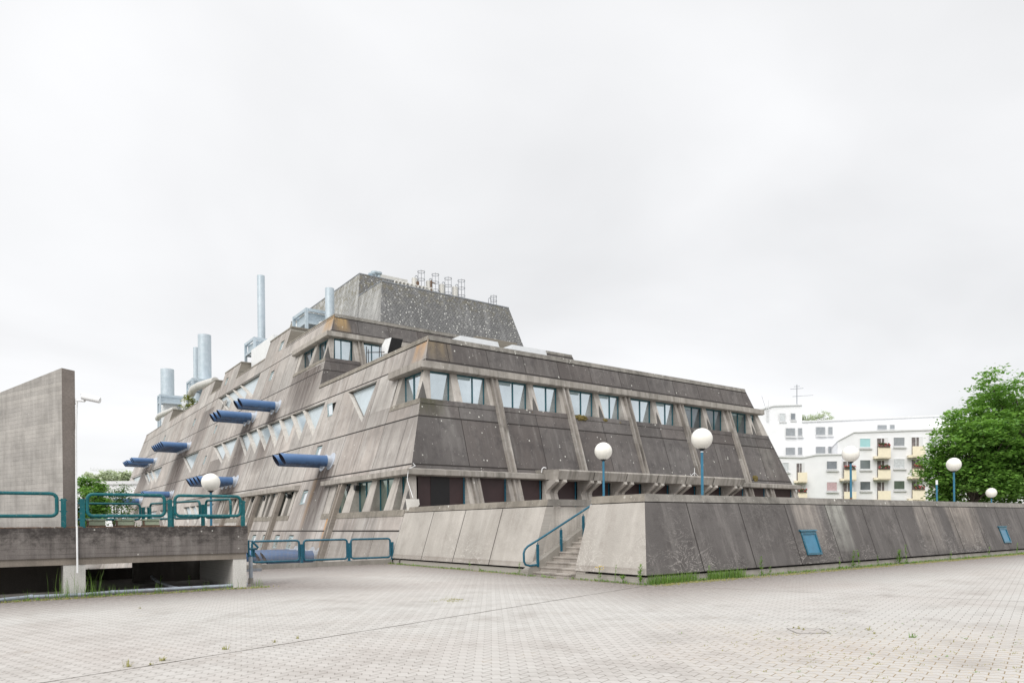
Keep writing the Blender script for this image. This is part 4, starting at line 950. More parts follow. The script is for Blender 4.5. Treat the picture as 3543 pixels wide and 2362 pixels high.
# ladder cages with tanks on the penthouse
TZ = PB[0][2]
def cage(px, py, hpx, wpx, tank, label):
    b = P(px, py, Y=PB[0][1]+1.6); s = (b-Vector((0, 0, H))).dot(fw)/F; h = hpx*s; r = wpx*s/2
    b.z = TZ
    top = P(px, py-hpx, Y=b.y).z-TZ
    root = empty('ladder_cage', b, label, 'ladder cage', 'caged ladders on the penthouse roof')
    mb = MB(); n = 12
    for zz in (top*.35, top*.68, top):
        mb.tube([(math.cos(a)*r, math.sin(a)*r, zz) for a in [2*math.pi*i/n for i in range(n)]], .028, 5, closed=True)
    for i in range(0, n, 2): a = 2*math.pi*i/n; mb.tube([(math.cos(a)*r, math.sin(a)*r, 0 if i % 4 == 0 else top*.3), (math.cos(a)*r, math.sin(a)*r, top+.1)], .022, 5)
    mb.build('cage', 'grey', root)
    mb = MB(); pts = [(-r*1.05, 0, 0), (-r*1.05, 0, top*.72)]
    for i in range(7): a = math.pi*i/6; pts.append((-r*1.05-r*.45*(1-math.cos(a)), 0, top*.72+r*.5*math.sin(a)))
    pts.append((-r*1.95, 0, top*.45)); mb.tube(pts, .035, 6); mb.build('handrail', 'grey', root)
    if tank:
        mb = MB(); mb.tube([(-r*2.1, 0, top*.12), (-r*2.1, 0, top*.66)], r*.8, 18); mb.build('tank', 'duct', root, smooth=True)
        mb = MB(); mb.box(-r*3, -r*.2, -r*.7, r*.7, top*.06, top*.11); mb.build('tank_base', 'grey', root)
        mb = MB(); [mb.tube([(-r*2.1+a*r*.6, b_*r*.5, 0), (-r*2.1+a*r*.6, b_*r*.5, top*.08)], .04, 5) for a in (-1, 1) for b_ in (-1, 1)]; mb.build('tank_legs', 'grey', root)
cage(1458, 1003, 62, 25, True, 'leftmost ladder cage, tallest, beside a pale tank on the penthouse')
cage(1507, 1013, 62, 25, True, 'second ladder cage from the left, beside rusty pipework on the penthouse')
cage(1551, 1020, 56, 25, True, 'third ladder cage from the left, beside a white tank')
cage(1597, 1030, 58, 25, True, 'fourth ladder cage from the left, last one beside a tank')
cage(1708, 1055, 29, 22, False, 'lone low ladder cage near the right end of the penthouse roof')
for i, (px, py) in enumerate(((1365, 980), (1378, 983), (1391, 986), (1404, 989), (1418, 992), (1432, 996), (1446, 1000), (1459, 1002), (1470, 1004), (1486, 1006))):
    b = P(px, py+4, Y=PB[0][1]+.5); o = empty('vent_pipe', (b.x, b.y, TZ), 'short curved vent pipe in the row along the penthouse roof edge', 'vent', 'vent pipes along the penthouse roof edge')
    mb = MB(); mb.tube([(0, 0, 0), (0, 0, .28), (.06, 0, .42), (.2, 0, .5), (.34, 0, .42), (.4, 0, .28)], .075, 8); mb.build('bent_pipe', 'duct', o, smooth=True)
for i, (px, py, lb) in enumerate(((1276, 956, 'leftmost funnel-topped vent, lowest, on the rear penthouse ridge'), (1287, 947, 'second funnel-topped vent from the left on the rear penthouse'), (1296, 941, 'third funnel-topped vent from the left, tallest, on the rear penthouse'), (1309, 943, 'rightmost funnel-topped vent on the rear penthouse'))):
    b = P(px, py, Y=PB2[0][1]+1.5); o = empty('funnel_vent', (b.x, b.y, PB2[0][2]), lb, 'vent', 'funnel vents on the rear penthouse')
    h_ = b.z-PB2[0][2]; mb = MB(); mb.tube([(0, 0, -.3), (0, 0, h_*.75), (0, 0, h_*.85), (0, 0, h_)], .2, 16, rs=[.2, .2, .36, .38]); mb.build('funnel', 'steel', o, smooth=True)
b = P(1500, 1008, Y=PB[0][1]+1.2); o = empty('roof_pipework', (b.x-.8, b.y, TZ), 'orange rusty pipe stub with yellow weeds on the penthouse', 'pipework')
mb = MB(); mb.tube([(.55, 0, 0), (.55, 0, 1.5)], .08, 8); mb.tube([(-.9, 0, 0), (-.9, 0, 1.1)], .14, 8); mb.tube([(.5, 0, 1.3), (1.0, 0, 1.3)], .06, 6); mb.build('upright', MT['rust'], o)
b = P(1360, 962, Y=PB2[0][1]+3); o = tag(MB().build('x', 'white'), '', '') if False else None
mb = MB(); a, c = P(1316, 948, Y=PB2[0][1]+2), P(1410, 972, Y=PB2[0][1]+2); mb.hexa([(a.x, a.y, PB2[0][2]), (c.x, a.y, PB2[0][2]), (c.x, a.y+3, PB2[0][2]), (a.x, a.y+3, PB2[0][2])], [(a.x, a.y, a.z), (c.x, a.y, a.z), (c.x, a.y+3, a.z), (a.x, a.y+3, a.z)])
o = mb.build('rooftop_housing', 'duct'); tag(o, 'long low cream housing on top of the rear penthouse', 'roof plant')

# ------------------------------------------------------------------ retaining walls, stair, terrace
SY0, SY1 = 16.9, 19.15      # stair opening in the pale wall
zg, zj, zc = 0.26, 2.34, 2.6
terr = MB(); terr.face([(17.6, Y0+.9, 1.98), (90, Y0+.9, 1.98), (90, 31, 1.98), (17.6, 31, 1.98)])
terr.face([(15.5, SY1+.3, 1.98), (17.6, SY1+.3, 1.98), (17.6, 31, 1.98), (15.5, 31, 1.98)]); terr.face([(15.5, Y0+.9, 1.98), (17.6, Y0+.9, 1.98), (17.6, SY0-.3, 1.98), (15.5, SY0-.3, 1.98)])
tag(terr.build('terrace', 'paving'), kind='structure')
RF = lambda x, z, d=0.0: (x, Y0+S*z-d, z)
def ret_wall(root, seg_fn, u0, u1, mat, capmat, n, c0=0.0, c1=0.0, hole=None):
    # inclined slab; c0 = 1 mitres the start with the neighbouring face
    pt = lambda e, z, d: seg_fn((u0+c0*(S*z+d)) if e == 0 else u1, z, -d)
    def block(za, zb_, da, db, name, m_, lo=0.0):
        mb = MB(); mb.hexa([pt(0, za, da), pt(1, za, da), pt(1, za, db), pt(0, za, db)], [pt(0, zb_, da), pt(1, zb_, da), pt(1, zb_, db), pt(0, zb_, db)])
        o = mb.build(name, m_); wparent(o, root); return o
    block(zg, zj, 0.0, .35, 'panel_wall', mat)
    mb = MB(); u = min(u0, u1)+2.6
    while n > 0 and u < max(u0, u1)-.3:
        jstrip(mb, (u, zg), (u, zj), 0.035, .004, seg_fn, 0); u += 2.6
    if mb.f: wparent(mb.build('panel_joint', 'joint', recalc=False), root)
    e = zj+.03
    block(e, zc, 0.0, .32, 'coping', capmat); block(zj, e, .06, .3, 'coping_joint', 'joint')
    block(-.05, .19, .09, .5, 'plinth', 'kerb'); block(.19, zg, .22, .34, 'shadow_gap', 'joint')
wr = empty('retaining_wall', (30, Y0+.5, 0), 'long dark brown inclined concrete wall with two small blue windows, right foreground', 'wall')
def hatch(px):
    pts = []
    for (x_, y_) in px:
        v = ray(x_, y_); t = (Y0+S*H)/(v.y-S*v.z); b = Vector((0, 0, H))+v*t; pts.append((b.x, b.z))
    return pts
h1 = hatch(((2767, 1837), (2819, 1837), (2842, 1916), (2792, 1917))); h2 = hatch(((3452, 1823), (3477, 1823), (3498, 1876), (3474, 1877)))
def rect(h): xs = sorted(p[0] for p in h); zs_ = sorted(p[1] for p in h); return [((xs[0]+xs[1])/2, zs_[0]+.0), ((xs[2]+xs[3])/2, zs_[0]), ((xs[2]+xs[3])/2, zs_[3]), ((xs[0]+xs[1])/2, zs_[3])]
MT['retR_'] = MT['retR']
mb = MB(); A, B = X0, 90.0
hh1, hh2 = rect(h1), rect(h2)
poly = [(X0+S*zg, zg), (B, zg), (B, zj), (X0+S*zj, zj)]
ret_wall(wr, RF, X0, 60.0, 'retR', 'cap', 1, c0=1.0, hole=None)
for h in (hh1, hh2):
    mb = MB(); mb.face([RF(p[0], p[1], .006) for p in h]); fr = mb.build('recess', 'dark'); wparent(fr, wr)
    mb = MB(); t = .07; (a, z_), (b, _), (_, z9) = h[0], h[1], h[2]
    o4 = [(a, z_), (b, z_), (b, z9), (a, z9)]; i4 = [(a+t, z_+t), (b-t, z_+t), (b-t, z9-t*1.6), (a+t, z9-t*1.6)]
    for q in range(4):
        r = (q+1) % 4; mb.hexa([RF(*o4[q], .012), RF(*o4[r], .012), RF(*i4[r], .012), RF(*i4[q], .012)], [RF(*o4[q], .05), RF(*o4[r], .05), RF(*i4[r], .05), RF(*i4[q], .05)])
    mb.hexa([RF(a-.06, z9, .0), RF(b+.06, z9, .0), RF(b+.06, z9+.05, 0), RF(a-.06, z9+.05, 0)], [RF(a-.06, z9, .09), RF(b+.06, z9, .09), RF(b+.06, z9+.05, .06), RF(a-.06, z9+.05, .06)])
    w2 = mb.build('cellar_window', 'blue'); wparent(w2, wr)
    mb = MB(); mb.face([RF(*p, .02) for p in i4]); g2 = mb.build('pane', 'lampblue'); g2.parent = w2
wl = empty('retaining_wall', (X0+.4, 15.2, 0), 'short pale beige inclined wall block between the stairs and the dark wall corner', 'wall')
ret_wall(wl, L, Y0, SY0, 'retL', 'capL', 0, c0=1.0)
mb = MB(); mb.hexa([(X0+.1, SY0-.02, 0), (19, SY0-.02, 0), (19, SY0-.4, 0), (X0+.1, SY0-.4, 0)], [(X0+.9, SY0-.02, 2.58), (19, SY0-.02, 2.58), (19, SY0-.4, 2.58), (X0+.9, SY0-.4, 2.58)]); wparent(mb.build('cheek_wall', 'stairwall'), wl)
wl2 = empty('retaining_wall', (X0+.4, 24, 0), 'pale beige inclined panel wall left of the stairs, running to the building', 'wall')
ret_wall(wl2, L, SY1, 29.72, 'retL', 'capL', 1)
mb = MB(); mb.hexa([(X0+.03, SY1+.01, 0), (21, SY1+.01, 0), (21, SY1+.35, 0), (X0+.03, SY1+.35, 0)], [(X0+S*2.34, SY1+.01, 2.34), (21, SY1+.01, 2.34), (21, SY1+.35, 2.34), (X0+S*2.34, SY1+.35, 2.34)]); wparent(mb.build('cheek_wall', 'stairwall'), wl2)
mb = MB(); mb.hexa([(X0+S*2.37+.01, SY1-.012, 2.37), (21, SY1-.012, 2.37), (21, SY1+.35, 2.37), (X0+S*2.37+.01, SY1+.35, 2.37)], [(X0+S*2.6+.01, SY1-.012, 2.605), (21, SY1-.012, 2.605), (21, SY1+.35, 2.605), (X0+S*2.6, SY1+.35, 2.605)]); wparent(mb.build('coping', 'cap'), wl2)
st = empty('stair', (16, 18, 0), 'worn concrete steps climbing between two pale inclined walls', 'stairs')
n = 12; run, rise = 0.29, 0.16
for i in range(n):
    mb = MB(); xa = 14.55+i*run; z1_ = .14+i*rise
    mb.box(xa+.03, 19.0, SY0, SY1-.3, z1_-rise, z1_-.05); mb.box(xa, 19.0 if i == n-1 else xa+run+.06, SY0+.003, SY1-.303, z1_-.046, z1_)
    wparent(mb.build('step', 'step'), st)
mb = MB(); sl = rise/run
mb.hexa([(14.35, SY1-.3, 0), (14.35, SY1, 0), (14.35, SY1, .22), (14.35, SY1-.3, .22)], [(18.6, SY1-.3, 0), (18.6, SY1, 0), (18.6, SY1, .22+4.25*sl), (18.6, SY1-.3, .22+4.25*sl)]); wparent(mb.build('stringer', 'kerb'), st)
hr = empty('stair_handrail', (14.7, 18.85, 0), 'blue tubular handrail with a looped lower end on the stairs', 'handrail')
def arcpts(c, u, v, r, a0, a1, n=6): return [Vector(c)+Vector(u)*(math.cos(a0+(a1-a0)*i/n)*r)+Vector(v)*(math.sin(a0+(a1-a0)*i/n)*r) for i in range(n+1)]
YH = 18.85; mb = MB()
top = [P(1868, 1863, Y=YH), P(2045, 1748, Y=YH)]; d = (top[1]-top[0]).normalized()
s0 = P(1815, 1898, Y=YH); e0 = top[1]+d*.15
pts = [P(1858, 1953, Y=YH), P(1832, 1956, Y=YH), P(1818, 1952, Y=YH), P(1813, 1942, Y=YH), P(1812, 1912, Y=YH), P(1816, 1900, Y=YH), P(1826, 1889, Y=YH), top[0], top[1], e0]
mb.tube(pts, .038, 10); wparent(mb.build('top_rail', 'blue', smooth=True), hr)
for (px, pt, pb) in ((1860, 1878, 1960), (1941, 1828, 1908), (2018, 1780, 1856)):
    a, b = P(px, pt, Y=YH), P(px, pb, Y=YH); mb = MB(); mb.box(a.x-.04, a.x+.04, YH-.03, YH+.03, b.z, a.z-.04); mb.tube([(a.x, YH, a.z-.05), (a.x, YH, a.z+.03)], .018, 6); wparent(mb.build('post', 'blue'), hr)

# ------------------------------------------------------------------ bridge, its railings, the tall oblique wall
br = empty('bridge', (2, 24, 0), 'dark weathered concrete footbridge deck on pale piers, left foreground', 'bridge')
XE, YB, ZB, ZT = 5.82, 21.0, .82, 1.76
def back(x):      # rear edge of the deck
    return 28.9
mb = MB(); deck = [(-45, YB), (XE, YB), (XE, YB+.4), (4.6, 28.9), (-45, 28.9)]
mb.hexa([(x, y, 1.0) for x, y in deck], [(x, y, ZT) for x, y in deck]); wparent(mb.build('deck_beam', 'beam'), br)
mb = MB(); mb.hexa([(x, y, ZB) for x, y in ((-45, YB+.035), (XE-.035, YB+.035), (XE-.035, YB+.55), (-45, YB+.55))], [(x, y, .998) for x, y in ((-45, YB+.035), (XE-.035, YB+.035), (XE-.035, YB+.55), (-45, YB+.55))]); wparent(mb.build('soffit_beam', 'beam2'), br)
def pier_(x0_, x1_, y0_, y1_):
    mb = MB(); mb.box(x0_, x1_, y0_, y1_, 0, ZB-.002); o = mb.build('pier', 'pillar'); wparent(o, br)
pier_(1.31, 1.79, YB+.05, YB+.9); pier_(5.42, 5.79, YB+.05, 27.5)
MT['bridgeshade'] = concrete('painted_shade_concrete', (0.10, 0.09, 0.08), (0.05, 0.045, 0.04), (0.2, 0.19, 0.17), 'X', 0.5, panel=False)  # deep shade under the bridge put into the wall colour
mb = MB(); mb.box(3.45, 5.41, 25.2, 25.5, 0, .997); wparent(mb.build('added_shade_wall', 'bridgeshade'), br)  # inner wall added to darken the right part of the opening
mb = MB(); mb.box(1.8, 4.6, 27.4, 27.7, 0, .38); wparent(mb.build('low_light_block', 'bridgeshade'), br)  # low wall added to hold back light from the rear
mb = MB(); mb.box(-45, 1.55, 23.4, 23.8, 0, .997); wparent(mb.build('added_shade_wall', 'bridgeshade'), br)  # closed back wall added so the left opening stays dark
mb = MB(); mb.box(-20, 1.30, YB+.85, YB+1.1, 0, .1); wparent(mb.build('floor_kerb', 'kerb'), br)
tw = empty('board_marked_wall', (1.6, 22.2, ZT), 'tall board-marked concrete wall with a sloping top edge, far left', 'wall')
c0 = P(261, 1500, Y=22.1); cB = Vector((c0.x, c0.y, 0)); e = Vector((.9245, .381, 0)); dd = Vector((-.381, .9245, 0))
cA = cB - e*.33
zA, zB_ = P(238, 1272, D=(cA-Vector((0, 0, 0))).dot(fw)).z, P(259, 1276, D=cB.dot(fw)).z
# height falls away along dd
def isect(px):
    v = ray(px, 1500); v2 = Vector((v.x, v.y)); A_ = Vector((cA.x, cA.y)); D_ = Vector((dd.x, dd.y))
    det = v2.x*(-D_.y)+D_.x*v2.y; t = (A_.x*(-D_.y)+D_.x*A_.y)/det; s_ = (v2.x*A_.y-v2.y*A_.x)/det
    return t, s_
t, s_ = isect(0); zL = P(0, 1358, D=t).z; slope = (zL-zA)/s_
mb = MB(); ln = s_*1.6; far = zA+slope*ln
A1, B1 = cA+dd*ln, cB+dd*ln
q0 = [Vector((cA.x, cA.y, ZT-.02)), Vector((cB.x, cB.y, ZT-.02)), Vector((B1.x, B1.y, ZT-.02)), Vector((A1.x, A1.y, ZT-.02))]
q1 = [Vector((cA.x, cA.y, zA)), Vector((cB.x, cB.y, zA-.02)), Vector((B1.x, B1.y, far)), Vector((A1.x, A1.y, far))]
mb.face(q1); mb.face([q0[0], q0[1], q1[1], q1[0]], 1); mb.face([q0[1], q0[2], q1[2], q1[1]], 0); mb.face([q0[2], q0[3], q1[3], q1[2]], 0); mb.face([q0[3], q0[0], q1[0], q1[3]], 0)
wparent(mb.build('wall_slab', ['fin', 'finend'], recalc=False), tw)
# security camera and conduit
sc_ = empty('security_camera', P(268, 1390, Y=22.0), 'white bullet security camera on the end of the tall wall', 'camera')
wp = lambda px, py, Y=22.0: P(px, py, Y=Y)
mb = MB(); mb.tube([wp(284, 1372, 21.8), wp(346, 1385, 21.6)], .075, 14); a = wp(284, 1372, 21.8); wparent(mb.build('housing', 'white', smooth=True), sc_)
mb = MB(); a, b = wp(281, 1362, 21.8), wp(346, 1378, 21.6); mb.tube([a+Vector((0, 0, .0)), b], .035, 8); wparent(mb.build('sun_hood', 'white'), sc_)
mb = MB(); mb.tube([wp(266, 1385), wp(292, 1387, 21.9), wp(297, 1380, 21.85)], .03, 8); mb.box(c0.x-.0, c0.x+.06, c0.y-.08, c0.y+.08, wp(266, 1395).z, wp(266, 1378).z); wparent(mb.build('bracket', 'white', smooth=True), sc_)
cd = empty('conduit', P(266, 1980, Y=YB-.05), 'thin white cable conduit running from the camera down over the beam', 'conduit')
mb = MB(); mb.tube([wp(266, 1392, 22.0), wp(263, 1500, 22.02), wp(264, 1700, 22.0), P(265, 1820, Y=21.8), P(266, 1822, Y=YB-.04), P(268, 1981, Y=YB-.04)], .022, 8); wparent(mb.build('tube', 'white', smooth=True), cd)

# railings
def loop_rail(p0_, p1_, r=.035, cr=.13):      # rectangle with rounded corners between two ground-projected points; p are (bottom-left, top-right)
    a, b = Vector(p0_), Vector(p1_); h = Vector((b.x-a.x, b.y-a.y, 0)); ln = h.length; u = h/ln; v = Vector((0, 0, 1)); hh = b.z-a.z
    pts = []
    for (cx2, cz, a0) in ((ln-cr, hh-cr, 0), (cr, hh-cr, 90), (cr, cr, 180), (ln-cr, cr, 270)):
        for i in range(6): an = R(a0+18*i); pts.append(a+u*(cx2+math.cos(an)*cr)+v*(cz+math.sin(an)*cr))
    mb = MB(); mb.tube(pts, r, 10, closed=True); return mb
def railing(name, label, pts, zbase, loops, posts, mat, zlow, zhigh, root_loc, group=None, r=.044, wmesh=False, postw=.055, ztop=None):
    """pts: function s -> (x,y); loops: (s0,s1); posts: s"""
    root = empty(name, root_loc, label, 'railing', group)
    for s0_, s1_ in loops:
        a, b = pts(s0_), pts(s1_); o = loop_rail((a[0], a[1], zlow), (b[0], b[1], zhigh), r).build('rail_loop', mat, smooth=True); wparent(o, root)
        if wmesh:
            mb = MB(); A, B = Vector((*a, 0)), Vector((*b, 0)); n_ = int((B-A).length/.055)
            for i in range(1, n_): c = A+(B-A)*(i/n_); mb.box(c.x-.005, c.x+.005, c.y-.004, c.y+.004, zlow, zhigh)
            nz = int((zhigh-zlow)/.055); dd_ = (B-A).normalized(); q_ = Vector((-dd_.y, dd_.x, 0))
            for i in range(1, nz): z_ = zlow+(zhigh-zlow)*i/nz; mb.obox((A+B)/2+Vector((0, 0, z_)), (B-A)/2*.99, q_*.004, (0, 0, .005))
            wparent(mb.build('wire_mesh', 'mesh'), root)
    for s0_ in posts:
        c = pts(s0_); mb = MB(); zt_ = ztop if ztop else zhigh-.14; mb.box(c[0]-postw, c[0]+postw, c[1]-.03, c[1]+.03, zbase, zt_); mb.box(c[0]-.085, c[0]+.085, c[1]-.014, c[1]+.014, zlow+.1, zlow+.13); mb.box(c[0]-.085, c[0]+.085, c[1]-.014, c[1]+.014, zt_-.06, zt_-.03)
        mb.box(c[0]-.09, c[0]+.09, c[1]-.07, c[1]+.07, zbase, zbase+.02)
        wparent(mb.build('post', mat), root)
    return root
fr_ = lambda s: (s, 21.12)
railing('railing', 'teal tubular railing along the front bridge edge, right of the tall wall', fr_, ZT, [(1.85, 3.66), (3.92, 5.66)], [1.74, 3.79, 5.72], 'teal', 2.06, 2.62, (3.8, 21.1, ZT), 'teal bridge railings', ztop=2.5)
railing('railing', 'teal tubular railing in front of the tall wall at the left edge', fr_, ZT, [(-4.2, -1.3), (-1.1, 1.19)], [-1.2, 1.33], 'teal', 2.06, 2.62, (-1, 21.1, ZT), 'teal bridge railings', ztop=2.5)
A_, B_ = Vector((5.95, 23.0)), Vector((4.45, 28.4))
ob = lambda s: tuple(A_+(B_-A_)*s)
railing('railing', 'teal railing on the oblique far side of the bridge, behind the front one', ob, ZT, [(.03, .30), (.37, .68), (.74, 1.0)], [.335, .71, 1.02], 'teal', 2.06, 2.62, (5, 26, ZT), 'teal bridge railings', r=.04, ztop=2.5)
bk = lambda s: (s, 28.6)
railing('railing', 'farthest teal railing closing the rear of the bridge, above the green boxes', bk, ZT, [(1.0, 4.15), (-3, .8)], [.9, 4.25], 'teal', 2.06, 2.62, (2, 28.6, ZT), 'teal bridge railings', r=.04, ztop=2.5)
# rusty boxes
for i, (px0, px1, lb) in enumerate(((304, 364, 'leftmost rusty green metal box on the bridge deck'), (404, 463, 'middle rusty green metal box, with a stone on its lid'), (497, 551, 'rightmost rusty green metal box on the bridge deck'))):
    Yb = 23.2; a, b = P(px0, 1820, Y=Yb), P(px1, 1820, Y=Yb); wd = b.x-a.x; root = empty('metal_box', ((a.x+b.x)/2, Yb, ZT), lb, 'metal box', 'rusty green boxes on the bridge')
    h_ = P(px0, 1796, Y=Yb).z-ZT
    mb = MB(); mb.box(-wd*.44, wd*.5, 0, .5, .07, h_-.03); mb.build('box_body', 'greenbox', root)
    mb = MB(); mb.box(-wd*.5, wd*.54, -.04, .54, h_-.028, h_+.01); mb.build('lid', 'greenbox', root)
    mb = MB(); mb.box(-wd*.5, wd*.54, -.03, .52, .0, .068); mb.box(-wd*.53, -wd*.445, -.02, .1, .07, h_-.03); mb.build('rusty_base', 'rust', root)
    if i == 1:
        bm = bmesh.new(); bmesh.ops.create_icosphere(bm, subdivisions=2, radius=.06); me = bpy.data.meshes.new('stone'); bm.to_mesh(me); bm.free(); me.materials.append(MT['kerb']); o = bpy.data.objects.new('stone', me); col.objects.link(o); o.location = (root.location.x-wd*.3, Yb+.1, ZT+h_+.05); tag(o, 'small stone lying on the middle rusty box', 'stone')
# debris along the deck edge
random.seed(3); mb = MB()
for i in range(900):
    x = random.uniform(-1.5, 5.75); y = 21.02+random.random()**2*.9; s = random.uniform(.008, .03); z = ZT+s*.4
    mb.obox((x, y, z), (s, s*random.uniform(-.3, .3), 0), (0, s*.7, 0), (0, 0, s*.5))
tag(mb.build('debris', 'rust'), 'brown leaf litter and rust flakes on the bridge deck', 'debris', kind='stuff')

# drain pipe at the foot of the bridge
dp = empty('drain_pipe', (3, 20.7, 0), 'long grey plastic pipe lying on the ground along the foot of the bridge', 'pipe')
gp = lambda px, py, z=.07: P(px, py, Z=z)
mb = MB(); pts = [gp(-120, 2085), gp(0, 2074), gp(105, 2063), gp(285, 2056), gp(390, 2047), gp(640, 2033), gp(855, 2021)]; mb.tube(pts, .045, 12); wparent(mb.build('pipe_run', 'drain', smooth=True), dp)
mb = MB(); [mb.tube([gp(x_, y_), gp(x_+14, y_-.8)], .056, 12) for x_, y_ in ((100, 2063.5), (384, 2048), (600, 2035))]; wparent(mb.build('pipe_sleeve', 'drain', smooth=True), dp)
mb = MB(); q = gp(603, 2033); mb.tube([q, P(540, 2008, Z=.1), P(527, 1998, Z=.18), P(519, 1985, D=23.9), P(519, 1950, D=23.9)], .045, 10); wparent(mb.build('branch_pipe', 'drain', smooth=True), dp)
# mesh fence and kerb
kb = MB(); kb.box(-30, 14.66, 29.6, 29.9, 0, .2); o = kb.build('kerb_wall', 'kerb'); tag(o, 'low pale concrete kerb under the blue mesh fence', 'kerb')
fx = lambda s: (s, 29.72)
def xat(px): return P(px, 1900, Y=29.72).x
railing('mesh_fence', 'blue tube fence with wire mesh panels in front of the sunken court', fx, .2, [(xat(872), xat(1035)), (xat(1051), xat(1201)), (xat(1214), xat(1350))], [xat(1043), xat(1207.5), xat(1357)], 'blue', .30, 1.16, (11, 29.72, .2), wmesh=True, ztop=1.0)
bp = P(868, 2018, Z=0)
gpst = empty('gate_post', bp, 'grey post with a blue looped top standing at the bridge end', 'post')
zz = lambda py: P(868, py, D=bp.dot(fw)).z
mb = MB(); mb.tube([(0, 0, 0), (0, 0, zz(1925))], .06, 14); mb.build('post', 'drain', gpst, smooth=True)
mb = MB(); mb.tube([(0, 0, 0), (0, 0, .18)], .075, 14); mb.build('post_base', 'kerb', gpst, smooth=True)
mb = MB(); mb.box(-.35, .33, -.02, .02, zz(1976), zz(1966)); mb.build('flat_bar', 'grey', gpst)
mb = MB(); zt1 = zz(1868)
mb.tube([(-.06, 0, zz(1925)), (-.06, 0, zt1), (.02, -.1, zt1-.03), (.2, -.1, zz(1893)), (.17, -.05, zz(1898)), (-.04, 0, zz(1898))], .035, 8); mb.tube([(.1, 0, zz(1898)), (.1, 0, zz(1925))], .035, 8); mb.box(-.13, .16, -.04, .04, zz(1926), zz(1924)); mb.build('rail_loop', 'blue', gpst, smooth=True)

# ------------------------------------------------------------------ globe lamps
def lamp():
    root = empty('globe_lamp', (0, 0, 0), 'x', 'street lamp', 'white globe lamps')
    bm = bmesh.new(); bmesh.ops.create_uvsphere(bm, u_segments=48, v_segments=28, radius=.35)
    me = bpy.data.meshes.new('globe'); bm.to_mesh(me); bm.free(); me.materials.append(MT['globe']); me.polygons.foreach_set('use_smooth', [True]*len(me.polygons))
    gl = bpy.data.objects.new('globe', me); col.objects.link(gl); gl.parent = root
    mb = MB(); mb.tube([(0, 0, -.34), (0, 0, -.355), (0, 0, -.40)], .1, 20, rs=[.13, .10, .05]); mb.build('collar', 'black', root, smooth=True)
    mb = MB(); mb.tube([(0, 0, -3.6), (0, 0, -.395)], .045, 16); mb.build('post', 'lampblue', root, smooth=True)
    return root
l0 = lamp()
LAMPS = [(19.45, 20.55, 4.61, 'globe lamp behind the stairs, in front of the entrance canopy'), (18.9, 15.25, 4.51, 'largest globe lamp, above the dark wall corner, white band under the globe'),
         (29.41, 15.87, 4.59, 'globe lamp on a rust-stained post in front of the white flats'), (39.85, 16.06, 4.6, 'globe lamp in front of the large green tree'),
         (56.4, 20.34, 3.64, 'smallest globe lamp, lower right under the tree'), (6.72, 29.24, 3.51, 'globe lamp behind the bridge railings, in front of blue pipes')]
for i, (x, y, z, lb) in enumerate(LAMPS):
    o = l0 if i == 0 else copy_tree(l0); o.location = (x, y, z); o['label'] = lb
    if i == 1:
        mb = MB(); mb.tube([(0, 0, -.45), (0, 0, -.42)], .05, 16); mb.build('band', 'white', o, smooth=True)
    if i == 2:
        mb = MB(); mb.tube([(0, 0, -2.7), (0, 0, -1.95)], .0465, 16); mb.build('rusty_sleeve', 'drain', o, smooth=True)
        mb = MB(); mb.tube([(0, 0, -1.98), (0, 0, -1.85)], .048, 16); mb.build('rust_ring', 'rust', o, smooth=True)
b = P(3241, 1668, D=(Vector((39.1, 16.6, 0))).dot(fw)); o = empty('lamp_post', (b.x, b.y, b.z), 'bare blue post with a white tip and no globe, left of the tree lamp', 'post')
mb = MB(); mb.tube([(0, 0, -2.5), (0, 0, -.12)], .045, 12); mb.build('post', 'lampblue', o, smooth=True); mb = MB(); mb.tube([(0, 0, -.12), (0, 0, .12)], .055, 12); mb.build('tip', 'white', o, smooth=True)
b = P(2404, 1725, Y=yF+.25); o = empty('aerial', (b.x, b.y, 4.7), 'small white tripod aerial on the entrance canopy', 'aerial')
mb = MB(); h_ = P(2404, 1618, Y=yF+.25).z-4.7
mb.tube([(0, 0, 0), (0, 0, h_)], .02, 6); mb.tube([(0, 0, h_*.45), (-.35, 0, 0.02), (-.42, 0, .15)], .015, 5); mb.tube([(0, 0, h_*.45), (.4, 0, 0)], .015, 5); mb.build('mast', 'white', o)

# ------------------------------------------------------------------ white apartment building
MT['render'] = plain('white_render', (0.80, 0.81, 0.83), 0.8, var=0.03, vs_=1.0)
MT['greyband'] = plain('grey_coping', (0.68, 0.69, 0.70), 0.7, var=0.05)
MT['yellow'] = plain('yellow_balcony', (0.85, 0.77, 0.60), 0.7, var=0.05)
MT['aptglass'] = glass('flat_glass', (0.30, 0.33, 0.36), 0.35, 0.1, 0.6)
MT['aptgrey'] = plain('grey_blind', (0.27, 0.29, 0.31), 0.5, var=0.1)
MT['curtain'] = plain('net_curtain', (0.55, 0.58, 0.6), 0.7, var=0.15, vs_=4)
MT['cyan'] = plain('cyan_blind', (0.35, 0.6, 0.62), 0.6, var=0.06)
MT['pinkc'] = plain('pink_curtain', (0.5, 0.36, 0.38), 0.7, var=0.15, vs_=5)
MT['brownb'] = plain('brown_blind', (0.23, 0.18, 0.16), 0.6)
MT['loggia'] = plain('loggia_shade', (0.17, 0.15, 0.15), 0.8, var=0.4)
apt = empty('apartment_building', P(3000, 1783, D=95), 'white rendered apartment building with yellow balconies, behind the wall on the right', 'building')
ah = R(36-70.7); eL = Vector((math.sin(ah), math.cos(ah), 0)); eR = -eL; nF = Vector((eL.y, -eL.x, 0))     # towards camera
if nF.dot(fw) > 0: nF = -nF
